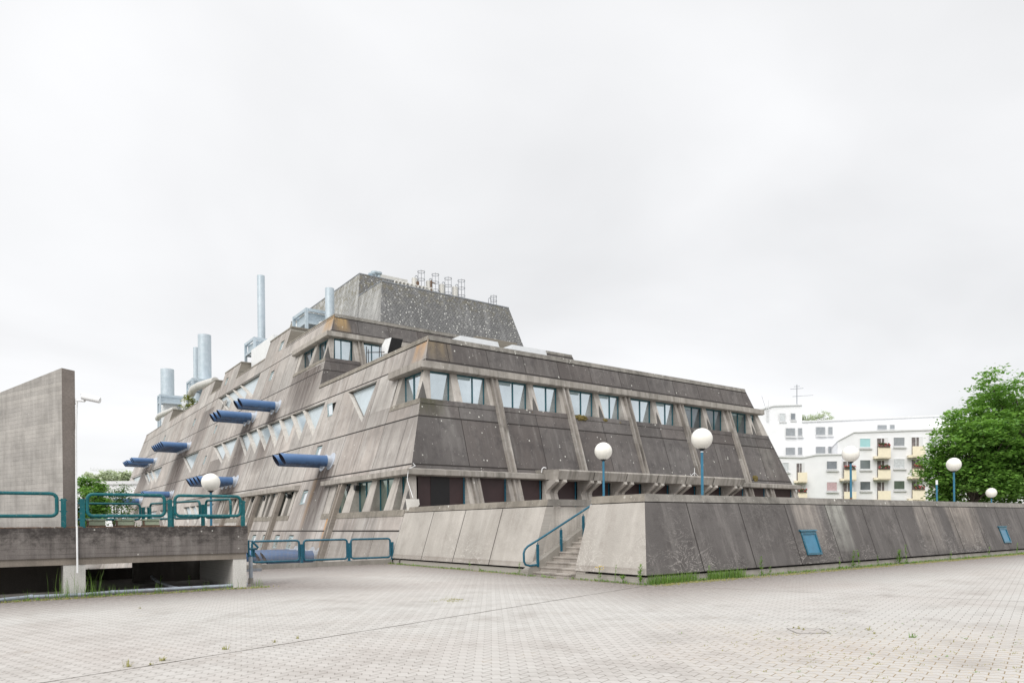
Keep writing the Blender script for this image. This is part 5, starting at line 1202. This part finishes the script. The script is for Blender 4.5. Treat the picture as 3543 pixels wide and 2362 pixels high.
def plane_hit(px, py, off):
    v = ray(px, py); p0__ = Vector((0, 0, H))+ray(2943, 1600)*91 - nF*off
    t = (p0__-Vector((0, 0, H))).dot(nF)/v.dot(nF); return Vector((0, 0, H))+v*t
def tq(x, y): return (2600+x/2.4942, 1250+y/2.4942)
def apart(mb, name, mat, parent=None):
    o = mb.build(name, mat); 
    if parent is None: wparent(o, apt)
    else: o.parent = parent
    return o
def slab(pts, off, dep, name, mat):      # pixel polygon on a facade plane, extruded back
    mb = MB(); A = [plane_hit(*tq(*p), off) for p in pts]; mb.hexa(A, [a-nF*dep for a in A]); return apart(mb, name, mat)
slab([(60, 1400), (60, 540), (440, 515), (1700, 462), (2600, 420), (2600, 1400)], 9, 8, 'rear_wing_wall', 'render')
slab([(-200, 1400), (-200, 600), (60, 545), (60, 1400)], 9.4, 7.6, 'rear_wing_wall', 'render')
slab([(55, 545), (60, 420), (190, 380), (437, 372), (437, 520)], 9.2, 6, 'stair_tower', 'render')
slab([(55, 427), (60, 415), (190, 376), (439, 368), (439, 378), (190, 386)], 9.0, 6.3, 'roof_edge', 'greyband')
slab([(437, 512), (1700, 459), (2600, 417), (2600, 427), (1700, 471), (437, 524)], 8.8, 8.3, 'roof_edge', 'greyband')
slab([(740, 1400), (745, 690), (885, 612), (1600, 585), (2600, 545), (2600, 1400)], 0, 9, 'front_wing_wall', 'render')
slab([(740, 690), (745, 680), (885, 602), (1600, 577), (2600, 537), (2600, 548), (1600, 590), (885, 614)], -.15, 9, 'roof_edge', 'greyband')
slab([(200, 1400), (240, 822), (440, 828), (570, 803), (780, 800), (780, 1400)], -.6, 8, 'low_wing_wall', 'render')
slab([(235, 815), (440, 821), (570, 796), (782, 794), (782, 805), (570, 808), (440, 833), (235, 827)], -.75, 8, 'roof_edge', 'greyband')
def awin(x0, y0, x1, y1, mat, off=0.0, split=None, slit=None):
    A = [plane_hit(*tq(*p), off-.02) for p in ((x0, y1), (x1, y1), (x1, y0), (x0, y0))]; mb = MB()
    t = .07; u = (A[1]-A[0]).normalized(); v = Vector((0, 0, 1)); I = [A[0]+u*t+v*t, A[1]-u*t+v*t, A[2]-u*t-v*t, A[3]+u*t-v*t]
    for q in range(4):
        r = (q+1) % 4; mb.hexa([A[q], A[r], I[r], I[q]], [A[q]+nF*.06, A[r]+nF*.06, I[r]+nF*.06, I[q]+nF*.06])
    fr = apart(mb, 'window', 'greyband' if off > 5 else 'white')
    mb = MB(); mb.face([p-nF*(-.02) for p in I]); apart(mb, 'pane', mat, fr)
    mb = MB(); mb.hexa([A[0]-v*.22, A[1]-v*.22+u*.15, A[1]-v*.08+u*.15, A[0]-v*.08], [p+nF*.22 for p in (A[0]-v*.22, A[1]-v*.22+u*.15, A[1]-v*.08+u*.15, A[0]-v*.08)]); apart(mb, 'sill', 'greyband', fr)
for (x0_, y0_, x1_, y1_, m_) in ((240, 446, 295, 517, 'curtain'), (336, 445, 382, 505, 'aptglass'),
    (292, 573, 380, 645, 'aptgrey'), (398, 572, 441, 643, 'aptgrey'), (552, 563, 640, 636, 'aptgrey'), (658, 562, 704, 634, 'aptgrey'), (292, 740, 380, 810, 'aptgrey'), (398, 738, 441, 808, 'aptgrey'),
    (552, 732, 640, 797, 'aptgrey'), (658, 730, 704, 795, 'aptgrey'), (1082, 545, 1172, 590, 'aptgrey'), (1191, 543, 1240, 588, 'aptgrey')):
    awin(x0_, y0_, x1_, y1_, m_, 8.9 if y0_ > 500 else 9.1)
for (x0_, y0_, x1_, y1_, m_) in ((932, 662, 1030, 742, 'cyan'), (1222, 652, 1325, 732, 'aptgrey'), (1524, 645, 1620, 722, 'curtain'), (933, 847, 1030, 930, 'aptglass'), (1222, 838, 1325, 920, 'curtain'), (1524, 830, 1625, 912, 'brownb'),
    (934, 1032, 1030, 1112, 'aptglass'), (1225, 1026, 1325, 1106, 'glass_green'), (1524, 1020, 1625, 1100, 'brownb'), (1830, 640, 1930, 715, 'aptgrey'), (1830, 825, 1930, 905, 'aptgrey'), (1830, 1010, 1930, 1090, 'aptglass')):
    awin(x0_, y0_, x1_, y1_, m_, 0.0)
for (x0_, y0_, x1_, y1_, m_) in ((645, 857, 742, 933, 'aptglass'), (646, 1037, 742, 1118, 'pinkc'), (262, 870, 325, 950, 'curtain')): awin(x0_, y0_, x1_, y1_, m_, -.62)
random.seed(11)
MT['flower'] = plain('balcony_flowers', (0.45, 0.10, 0.10), 0.8, var=0.6, vs_=10); MT['planter'] = plain('planter', (0.13, 0.09, 0.08), 0.8)
def balcony(x0, y0, x1, y1, off=0.0, ltop=None, flowers=0, door=True):
    # loggia opening behind, front panel in yellow; pixel rect of the yellow panel
    A = [plane_hit(*tq(*p), off-1.1) for p in ((x0, y1), (x1, y1), (x1, y0), (x0, y0))]
    mb = MB(); mb.hexa(A, [a-nF*.12 for a in A]); fr = apart(mb, 'balcony', 'yellow')
    mb = MB(); u = (A[1]-A[0]).normalized(); lw = -u*.45
    mb.hexa([A[0]+lw, A[0], A[0]-nF*1.1, A[0]+lw-nF*1.1], [p+Vector((0, 0, .3)) for p in (A[0]+lw, A[0], A[0]-nF*1.1, A[0]+lw-nF*1.1)]); mb.hexa([A[0]+Vector((0, 0, .02)), A[1]+Vector((0, 0, .02)), A[1]-nF*1.1+Vector((0, 0, .02)), A[0]-nF*1.1+Vector((0, 0, .02))], [p+Vector((0, 0, .15)) for p in (A[0], A[1], A[1]-nF*1.1, A[0]-nF*1.1)]); apart(mb, 'balcony_slab', 'yellow', fr)
    if ltop is not None:
        o4 = [plane_hit(*tq(*p), off-.012) for p in ((x0-14, y1-4), (x1-26, y1-4), (x1-26, ltop), (x0-14, ltop))]
        mb = MB(); mb.face(o4); lg = apart(mb, 'loggia', 'loggia', fr)
        uu = (o4[1]-o4[0]); hh = o4[3]-o4[0]
        mb = MB(); mb.hexa([o4[0]+uu*.74, o4[1]+uu*.02, o4[2]+uu*.02, o4[3]+uu*.74], [p+nF*.05 for p in (o4[0]+uu*.74, o4[1]+uu*.02, o4[2]+uu*.02, o4[3]+uu*.74)]); apart(mb, 'side_wall', 'greyband', fr)
        for k_ in (.0, .40, .68):
            mb = MB(); mb.hexa([o4[0]+uu*k_, o4[0]+uu*(k_+.05), o4[3]+uu*(k_+.05), o4[3]+uu*k_], [p+nF*.07 for p in (o4[0]+uu*k_, o4[0]+uu*(k_+.05), o4[3]+uu*(k_+.05), o4[3]+uu*k_)]); apart(mb, 'door_frame', 'white', fr)
        mb = MB(); mb.hexa([o4[3]-hh*.04, o4[3]-hh*.04+uu*.74, o4[3]+uu*.74, o4[3]], [p+nF*.08 for p in (o4[3]-hh*.04, o4[3]-hh*.04+uu*.74, o4[3]+uu*.74, o4[3])]); apart(mb, 'door_frame', 'white', fr)
    if flowers:
        mb = MB(); t0, t1 = A[3], A[2]
        mb.obox(t0.lerp(t1, .5)+Vector((0, 0, .1)), (t1-t0)*.44, nF*.12, (0, 0, .1), 1)
        for i in range(60):
            q = t0.lerp(t1, random.uniform(.06, .94))+nF*random.uniform(-.1, .15)+Vector((0, 0, random.uniform(.18, .5))); s = random.uniform(.04, .1)
            mb.obox(q, (s, s*.3, 0), (0, s, s*.3), (0, 0, s*.7), 0 if random.random() < .45 else 2)
        apart(mb, 'flower_box', ['flower', 'planter', 'leafdark'], fr)
MT['leafdark'] = plain('dark_leaf', (0.05, 0.08, 0.03), 0.8, var=0.4)
for i, (x0_, x1_) in enumerate(((1093, 1203), (1391, 1502))):
    for j, (ya, yb_, lt_) in enumerate(((740, 836, 655), (930, 1020, 845), (1115, 1210, 1030))):
        balcony(x0_, ya-i*9, x1_, yb_-i*9, 0, lt_-i*9+3, flowers=(0 if (i, j) in ((1, 0), (0, 2)) else 1))
for x0_, x1_ in ((1690, 1800), (1990, 2100)):
    for j, (ya, yb_, lt_) in enumerate(((722, 815, 640), (905, 1000, 825), (1090, 1190, 1008))): balcony(x0_, ya, x1_, yb_, 0, lt_)
for (x0_, ya, x1_, yb_, lt_, fl) in ((800, 932, 906, 1028, 857, 1), (800, 1122, 906, 1215, 1040, 0), (400, 956, 482, 1045, 873, 0), (402, 1130, 482, 1220, 1060, 1)): balcony(x0_, ya, x1_, yb_, -.62, lt_, fl)
mb = MB(); a = plane_hit(*tq(392, 375), 11); t_ = plane_hit(*tq(392, 200), 11)
mb.tube([a, t_], .06, 6); 
for yy, w_ in ((235, .9), (300, .6), (215, .4)):
    c = plane_hit(*tq(392, yy), 11); mb.tube([c+eR*w_, c-eR*w_], .035, 5)
c = plane_hit(*tq(392, 300), 11); mb.tube([c, c+eR*2.2], .025, 5); apart(mb, 'roof_aerial', 'grey')
mb = MB()
for xx in (132, 148): mb.tube([plane_hit(*tq(xx, 525), 9.0), plane_hit(*tq(xx, 335 if xx == 148 else 385), 9.0)], .04, 5)
for k_ in range(10): mb.tube([plane_hit(*tq(132, 515-k_*14), 9.0), plane_hit(*tq(148, 515-k_*14), 9.0)], .03, 4)
apart(mb, 'roof_ladder', 'greyband')

# low white building far left
mb = MB(); D_ = 110; a, b = P(290, 1676, D=D_), P(445, 1683, D=D_); u = Vector((b.x-a.x, b.y-a.y, 0)); u.normalize()
a0, b0 = a-u*4, b+u*22
mb.hexa([(a0.x, a0.y, 0), (b0.x, b0.y, 0), (b0.x+fw.x*12, b0.y+fw.y*12, 0), (a0.x+fw.x*12, a0.y+fw.y*12, 0)], [(a0.x, a0.y, a.z), (b0.x, b0.y, a.z), (b0.x+fw.x*12, b0.y+fw.y*12, a.z), (a0.x+fw.x*12, a0.y+fw.y*12, a.z)])
rb = empty('low_building', (a0.x, a0.y, 0), 'low flat white building behind the trees at far left', 'building'); wparent(mb.build('wall', 'render'), rb)
mb = MB(); mb.hexa([(a0.x-fw.x*.3, a0.y-fw.y*.3, a.z), (b0.x-fw.x*.3, b0.y-fw.y*.3, a.z), (b0.x+fw.x*12, b0.y+fw.y*12, a.z), (a0.x+fw.x*12, a0.y+fw.y*12, a.z)], [(a0.x-fw.x*.3, a0.y-fw.y*.3, a.z+.5), (b0.x-fw.x*.3, b0.y-fw.y*.3, a.z+.5), (b0.x+fw.x*12, b0.y+fw.y*12, a.z+.5), (a0.x+fw.x*12, a0.y+fw.y*12, a.z+.5)]); wparent(mb.build('roof_edge', 'greyband'), rb)
# distant crane jib
cr = empty('tower_crane', P(560, 1630, D=380), 'thin distant crane jib low on the horizon at far left', 'crane')
mb = MB(); a, b = P(313, 1625, D=380), P(470, 1643, D=380); mb.tube([a, b], .22, 4); mb.tube([a, P(400, 1623, D=380), P(462, 1618, D=380)], .1, 4)
for i in range(14): q = a.lerp(b, i/14); mb.tube([q, q+Vector((0, 0, 1.4)), a.lerp(b, (i+1)/14)], .1, 3)
mb.tube([P(520, 1647, D=380), P(520, 1800, D=380)], .7, 4); mb.tube([b, P(530, 1650, D=380)], .22, 4)
wparent(mb.build('jib', 'greyband'), cr)

# ------------------------------------------------------------------ vegetation
def leafmat(name, a, b, c):
    m = M(name, 0.55, 0.35)
    oi = m.n('ShaderNodeNewGeometry')
    n = m.noise(m.obj(), 0.9, 3); r = oi.outputs['Random Per Island']
    m.base(m.mix(m.ma('MULTIPLY', r, 0.7), m.mix(m.rng(n, .42, .58), a, b), c))
    m.b.inputs['Subsurface Weight'].default_value = 0
    tr = m.n('ShaderNodeBsdfTranslucent'); tr.inputs[0].default_value = (c[0]*1.3, c[1]*1.4, c[2], 1)
    mx_ = m.n('ShaderNodeMixShader'); mx_.inputs[0].default_value = 0.25
    out = m.nt.nodes['Material Output']; m.nt.links.new(m.b.outputs[0], mx_.inputs[1]); m.nt.links.new(tr.outputs[0], mx_.inputs[2]); m.nt.links.new(mx_.outputs[0], out.inputs[0])
    return m.m
MT['maple'] = leafmat('maple_leaves', (0.05, 0.125, 0.03), (0.12, 0.27, 0.045), (0.24, 0.42, 0.09))
MT['leaf2'] = leafmat('tree_leaves', (0.05, 0.11, 0.03), (0.07, 0.14, 0.035), (0.11, 0.2, 0.05))
MT['pale'] = leafmat('pale_leaves', (0.42, 0.48, 0.36), (0.5, 0.55, 0.42), (0.58, 0.62, 0.5))
MT['weed'] = leafmat('weed_leaves', (0.09, 0.19, 0.03), (0.14, 0.26, 0.04), (0.2, 0.34, 0.06))
MT['grass'] = leafmat('grass_blades', (0.07, 0.17, 0.03), (0.12, 0.24, 0.04), (0.2, 0.3, 0.07))
MT['drygrass'] = leafmat('dry_grass', (0.24, 0.26, 0.08), (0.32, 0.32, 0.12), (0.42, 0.38, 0.18))
MT['yellowleaf'] = leafmat('yellow_leaves', (0.28, 0.28, 0.05), (0.38, 0.33, 0.06), (0.22, 0.28, 0.06))
MT['bark'] = plain('bark', (0.09, 0.075, 0.06), 0.9, var=0.3, vs_=5)
def leaf_quads(mb, c, n, spread, size, flat=0.5, mi=0):
    for _ in range(n):
        d = Vector((random.gauss(0, 1), random.gauss(0, 1), random.gauss(0, flat)))*spread
        p = c+d; s = size*random.uniform(.6, 1.3)
        nx = Vector((random.uniform(-1, 1), random.uniform(-1, 1), random.uniform(-.45, .45))).normalized(); ny = nx.cross(Vector((random.uniform(-.6, .6), random.uniform(-.6, .6), 1))).normalized()
        mb.face([p-nx*s, p-ny*s*.7+nx*s*.1, p+nx*s, p+ny*s*.7-nx*s*.1], mi)
def tree(name, base, crown_c, rad, label, nclump, per, size, mat, cs=.55, trunk_r=.3, group=None, gap=0.0, flat=.4, cat='tree', lobes=14):
    root = empty(name, base, label, cat, group); B = Vector(base)
    lob = []
    for i in range(lobes):
        a = random.uniform(0, 2*math.pi); zf = random.uniform(-.75, .85); rr = math.sqrt(max(0, 1-zf*zf*.8))*random.uniform(.45, .72 if lobes < 40 else .86)
        lob.append((Vector((math.cos(a)*rad[0]*rr, math.sin(a)*rad[1]*rr, zf*rad[2]*.75)), random.uniform(.34, .5) if lobes < 40 else random.uniform(.17, .3)))
    mb = MB()
    for i in range(nclump):
        lc, lr = random.choice(lob)
        a = random.uniform(0, 2*math.pi); u = random.uniform(-1, 1); q = math.sqrt(1-u*u); k_ = random.uniform(.72, 1.03)
        d = Vector((math.cos(a)*q*rad[0], math.sin(a)*q*rad[1], u*rad[2]))*lr*k_
        leaf_quads(mb, Vector(crown_c)+lc+d-B, per, cs, size, flat)
    mb.build('crown', mat, root, recalc=False)
    mb = MB(); top = Vector(crown_c)-B
    mb.tube([(0, 0, -.1), (top.x*.3, top.y*.3, top.z*.4), (top.x*.8, top.y*.8, top.z*.8), top+Vector((0, 0, rad[2]*.5))], trunk_r, 9, rs=[trunk_r*1.2, trunk_r, trunk_r*.6, trunk_r*.15])
    for lc, lr in lob: s_ = top*random.uniform(.45, .8); mb.tube([s_, s_.lerp(top+lc, .5)+Vector((0, 0, .2)), top+lc], .1, 6, rs=[trunk_r*.4, trunk_r*.22, .03])
    mb.build('trunk', 'bark', root, smooth=True)
    return root
random.seed(21)
Dt = 55; cc = P(3600, 1545, D=Dt); cc2 = P(3330, 1590, D=Dt)
s = Dt/F
tree('maple_tree', (cc.x, cc.y, 0), (cc.x+.6, cc.y-.5, cc.z+.2), (8.2, 8.2, 6.8), 'large dense green maple behind the wall at the right edge', 2500, 24, .145, 'maple', cs=.36, trunk_r=.4, lobes=110, flat=.32)
cc2 = P(3340, 1600, D=Dt-2)
tree('maple_tree', (cc2.x+1, cc2.y, 0), (cc2.x+.5, cc2.y-.4, cc2.z+.1), (3.4, 3.4, 4.3), 'smaller green maple in front of the flats, left of the large one', 1100, 22, .15, 'maple', cs=.34, trunk_r=.2, lobes=44, flat=.32)
c1 = P(288, 1750, D=48); tree('leafy_tree', (c1.x, c1.y, 0), (c1.x, c1.y, c1.z), (1.6, 1.6, 2.4), 'dense green tree beside the tall wall at far left', 700, 20, .09, 'maple', cs=.16, trunk_r=.14, lobes=42)
c1 = P(395, 1765, D=60); tree('leafy_tree', (c1.x, c1.y, 0), (c1.x, c1.y, c1.z), (1.8, 1.8, 2.4), 'thin open tree between the far left tree and the laboratory', 240, 14, .09, 'leaf2', cs=.24, trunk_r=.1, lobes=9)
c1 = P(355, 1668, D=130); tree('distant_tree', (c1.x, c1.y, 0), (c1.x, c1.y, c1.z), (3.2, 3.2, 2.0), 'pale distant treetop above the low white building', 160, 14, .3, 'pale', cs=.5, trunk_r=.2, lobes=8)
c1 = P(445, 1668, D=130); tree('distant_tree', (c1.x, c1.y, 0), (c1.x, c1.y, c1.z), (2.2, 2.2, 2.4), 'pale distant tree touching the left edge of the laboratory', 160, 14, .3, 'pale', cs=.5, trunk_r=.2, lobes=8)
for px, lb in ((2795, 'left pale roof garden shrub on the apartment building'), (2850, 'right pale roof garden shrub on the apartment building')):
    c1 = plane_hit(px, 1447, 12); o = tree('roof_shrub', (c1.x, c1.y, c1.z-1.2), c1, (1.5, 1.5, .9), lb, 60, 10, .14, 'pale', cs=.25, trunk_r=.05, lobes=6, cat='shrub')
random.seed(5)
c1 = P(651, 1398, X=21.8); o = tree('roof_shrub', (c1.x, c1.y, 17.6), (c1.x, c1.y, c1.z+.1), (.9, 1.5, 1.3), 'yellow green shrub growing on the roof edge of the laboratory', 70, 10, .13, 'yellowleaf', cs=.18, trunk_r=.04, lobes=6, cat='shrub')

# grass and weeds along the foot of the walls
def blades(mb, x, y, h, n, spread, z=0.0, mi=0, wd=.006):
    for _ in range(n):
        a = random.uniform(0, 2*math.pi); px, py = x+random.gauss(0, spread), y+random.gauss(0, spread*.6); hh = h*random.uniform(.4, 1.15)
        lean = Vector((math.cos(a), math.sin(a), 0))*hh*random.uniform(.1, .45); s_ = Vector((-math.sin(a+.6), math.cos(a+.6), 0))*wd
        p = Vector((px, py, z)); mid = p+lean*.4+Vector((0, 0, hh*.6)); tip = p+lean+Vector((0, 0, hh))
        mb.face([p-s_, p+s_, mid+s_*.7, mid-s_*.7], mi); mb.face([mid-s_*.7, mid+s_*.7, tip], mi)
def rosette(mb, x, y, z, r, n, mi=0):
    for _ in range(n):
        a = random.uniform(0, 2*math.pi); d = Vector((math.cos(a), math.sin(a), random.uniform(.1, .9))); q = Vector((-math.sin(a), math.cos(a), 0)); l = r*random.uniform(.5, 1.1); b = Vector((x+random.gauss(0, r*.3), y+random.gauss(0, r*.3), z))
        mb.face([b, b+d*l*.5+q*l*.16, b+d*l, b+d*l*.5-q*l*.16], mi)
random.seed(9)
mb = MB()
x = 14.7
while x < 60:        # foot of the dark wall
    dens = 1.0 if x < 40 else .6
    big = (x < 20.6) or random.random() < .06
    y = Y0-.0
    if x < 16.6 or 17.3 < x < 18.9: blades(mb, x, y-.06, .30, 34, .1, 0, 0, .007)
    else: blades(mb, x, y-.04, .10, 9, .09, 0, 0); 
    if random.random() < .6: blades(mb, x, y-.2-random.random()*.3, .05, 24, .16, 0, 1, .011)
    if random.random() < .35: rosette(mb, x, y-.1, .01, random.uniform(.06, .15), 12, 2)
    x += random.uniform(.07, .14)
y = Y0
while y < 29.8:      # foot of the pale walls
    if not (SY0-.1 < y < SY1-.2) or random.random() < .5:
        xx = X0-.03 if not (SY0 < y < SY1) else 14.42
        if random.random() < .45: rosette(mb, xx-.05, y, .01, random.uniform(.05, .13), 12, 2)
        if random.random() < .6: blades(mb, xx-.04, y, .08, 8, .07, 0, 0)
        if random.random() < .6: blades(mb, xx-.15, y, .04, 9, .08, 0, 1, .008)
    y += .1
x = -6
while x < 6.3:      # foot of the bridge
    yy = 20.62 + .05*math.sin(x*3)
    if random.random() < .9: blades(mb, x, yy-.08, .06, 14, .12, 0, 1, .008)
    if random.random() < .7: rosette(mb, x, yy-.02, .01, random.uniform(.04, .1), 12, 2)
    if random.random() < .25 or 1.9 < x < 2.3: blades(mb, x, yy+.1, .3, 8, .1, 0, 0)
    x += .09
for i in range(9): blades(mb, random.uniform(1.0, 2.0), 20.8, .75, 5, .12, 0, 0, .005)
tag(mb.build('ground_weeds', ['grass', 'drygrass', 'weed'], recalc=False), 'grass and low weeds growing along the foot of the walls', 'weeds', kind='stuff')
mb = MB()       # weeds in the paving joints
for i in range(210):
    x = random.gauss(9.3, 2.0); y = random.gauss(4.4, 1.5)
    if random.random() < .25: rosette(mb, x, y, .006, random.uniform(.015, .04), 8, 2)
    else: blades(mb, x, y, .02, 5, .03, .004, 1, .004)
for px, py, s_ in ((438, 2306, .09), (562, 2286, .09), (780, 2247, .07), (520, 2300, .04), (950, 2222, .05), (1030, 2208, .05), (484, 2105, .05), (3158, 2205, .09), (3005, 2180, .06), (3025, 2192, .04), (2763, 2175, .05), (2745, 2172, .03), (2780, 2178, .04)):
    b = P(px, py, Z=0); rosette(mb, b.x, b.y, .006, s_*.8, 10, 2 if px == 3158 else 1); blades(mb, b.x, b.y, s_, 8, s_*.25, .006, 2 if px == 3158 else 1, .006)
for i in range(60): b = P(1560+random.gauss(0, 25), 2076+random.gauss(0, 5), Z=0); blades(mb, b.x, b.y, .02, 4, .05, .004, 1, .006)
tag(mb.build('joint_weeds', ['grass', 'drygrass', 'weed'], recalc=False), 'tiny weeds and dry bits in the paving joints', 'weeds', kind='stuff')
# tall weeds as individuals
def tall_weed(x, y, h, label, bushy=1.0, mat='weed'):
    o = empty('tall_weed', (x, y, 0), label, 'weed', 'tall weeds at the foot of the walls')
    mb = MB(); k_ = random.uniform(-.08, .08); mb.tube([(0, 0, 0), (k_*.3, 0, h*.5), (k_, .02, h)], .006, 5, rs=[.008, .006, .003]); mb.build('stem', mat, o)
    mb = MB()
    for i in range(int(46*h*bushy/.6)):
        f_ = random.uniform(.06, 1.0); a = random.uniform(0, 2*math.pi); l = (.10*(1-f_*.6)+.03)*bushy**.5; d = Vector((math.cos(a), math.sin(a), random.uniform(.2, .9))); q = Vector((-math.sin(a), math.cos(a), 0)); b = Vector((k_*f_, 0, h*f_))
        mb.face([b, b+d*l*.5+q*l*.17, b+d*l, b+d*l*.5-q*l*.17])
    mb.build('leaves', mat, o, recalc=False); return o
for i, (px, hpx, bu, lb) in enumerate(((2213, 70, 1.4, 'leafy tall weed at the corner of the dark wall'), (2128, 62, .5, 'thin weed in front of the pale wall block'), (2154, 26, 1.6, 'stubby weed just left of the wall corner'),
    (2452, 48, .8, 'slender weed on the dark wall, second from the corner'), (2635, 66, 1.1, 'tall weed at the foot of the dark wall, left of the blue window'), (2663, 30, .7, 'short weed right beside the tall one left of the blue window'),
    (2905, 42, .6, 'thin weed just right of the near blue window'), (2952, 58, 1.3, 'bushy weed right of the near blue window'), (2971, 60, 1.0, 'upright weed beside the bushy one'), (3039, 38, .6, 'thin weed midway between the blue windows'),
    (3112, 50, 1.8, 'widest bushy weed midway along the dark wall'), (3135, 66, .9, 'tallest weed with a seed head midway along the dark wall'), (3290, 30, .7, 'small weed left of the far blue window'), (3422, 34, .8, 'weed just left of the far blue window'), (3520, 40, .8, 'weed right of the far blue window'))):
    base_y = 2003+(1925-2003)*(px-2234)/(3543-2234) if px > 2234 else 2003
    Yw = Y0-.08 if px > 2225 else None
    b = P(px, base_y, Y=Yw) if Yw else P(px, 1995, X=X0-.1)
    tall_weed(b.x, b.y, hpx/F*b.dot(fw), lb, bu)
for px, hpx, lb in ((1622, 32, 'thin weed at the foot of the pale wall, left of the handrail'), (1795, 46, 'thin weed directly left of the stair handrail'), (1660, 22, 'low thin weed in the middle of the pale wall'), (308, 75, 'tall weed growing at the left bridge pier'), (325, 50, 'tall weed beside the left bridge pier, right one'), (555, 40, 'weed under the bridge beside the grey branch pipe'), (656, 42, 'weed under the bridge near the right pier')):
    b = P(px, 1960, X=X0-.1) if px > 1000 else P(px, 2045 if px < 400 else 2030, Z=0)
    tall_weed(b.x, b.y, hpx/F*b.dot(fw), lb, .7)
b = P(2076, 1960, X=X0-.12); o = tall_weed(b.x, b.y, .42, 'small plant with yellow flowers in front of the pale wall block', .8); mb = MB()
MT['yflower'] = plain('yellow_petals', (0.75, 0.55, 0.03), 0.6)
for i in range(14): leaf_quads(mb, Vector((random.gauss(0, .09), random.gauss(0, .04), .42+random.gauss(0, .04))), 5, .012, .018)
mb.build('flowers', 'yflower', o, recalc=False)
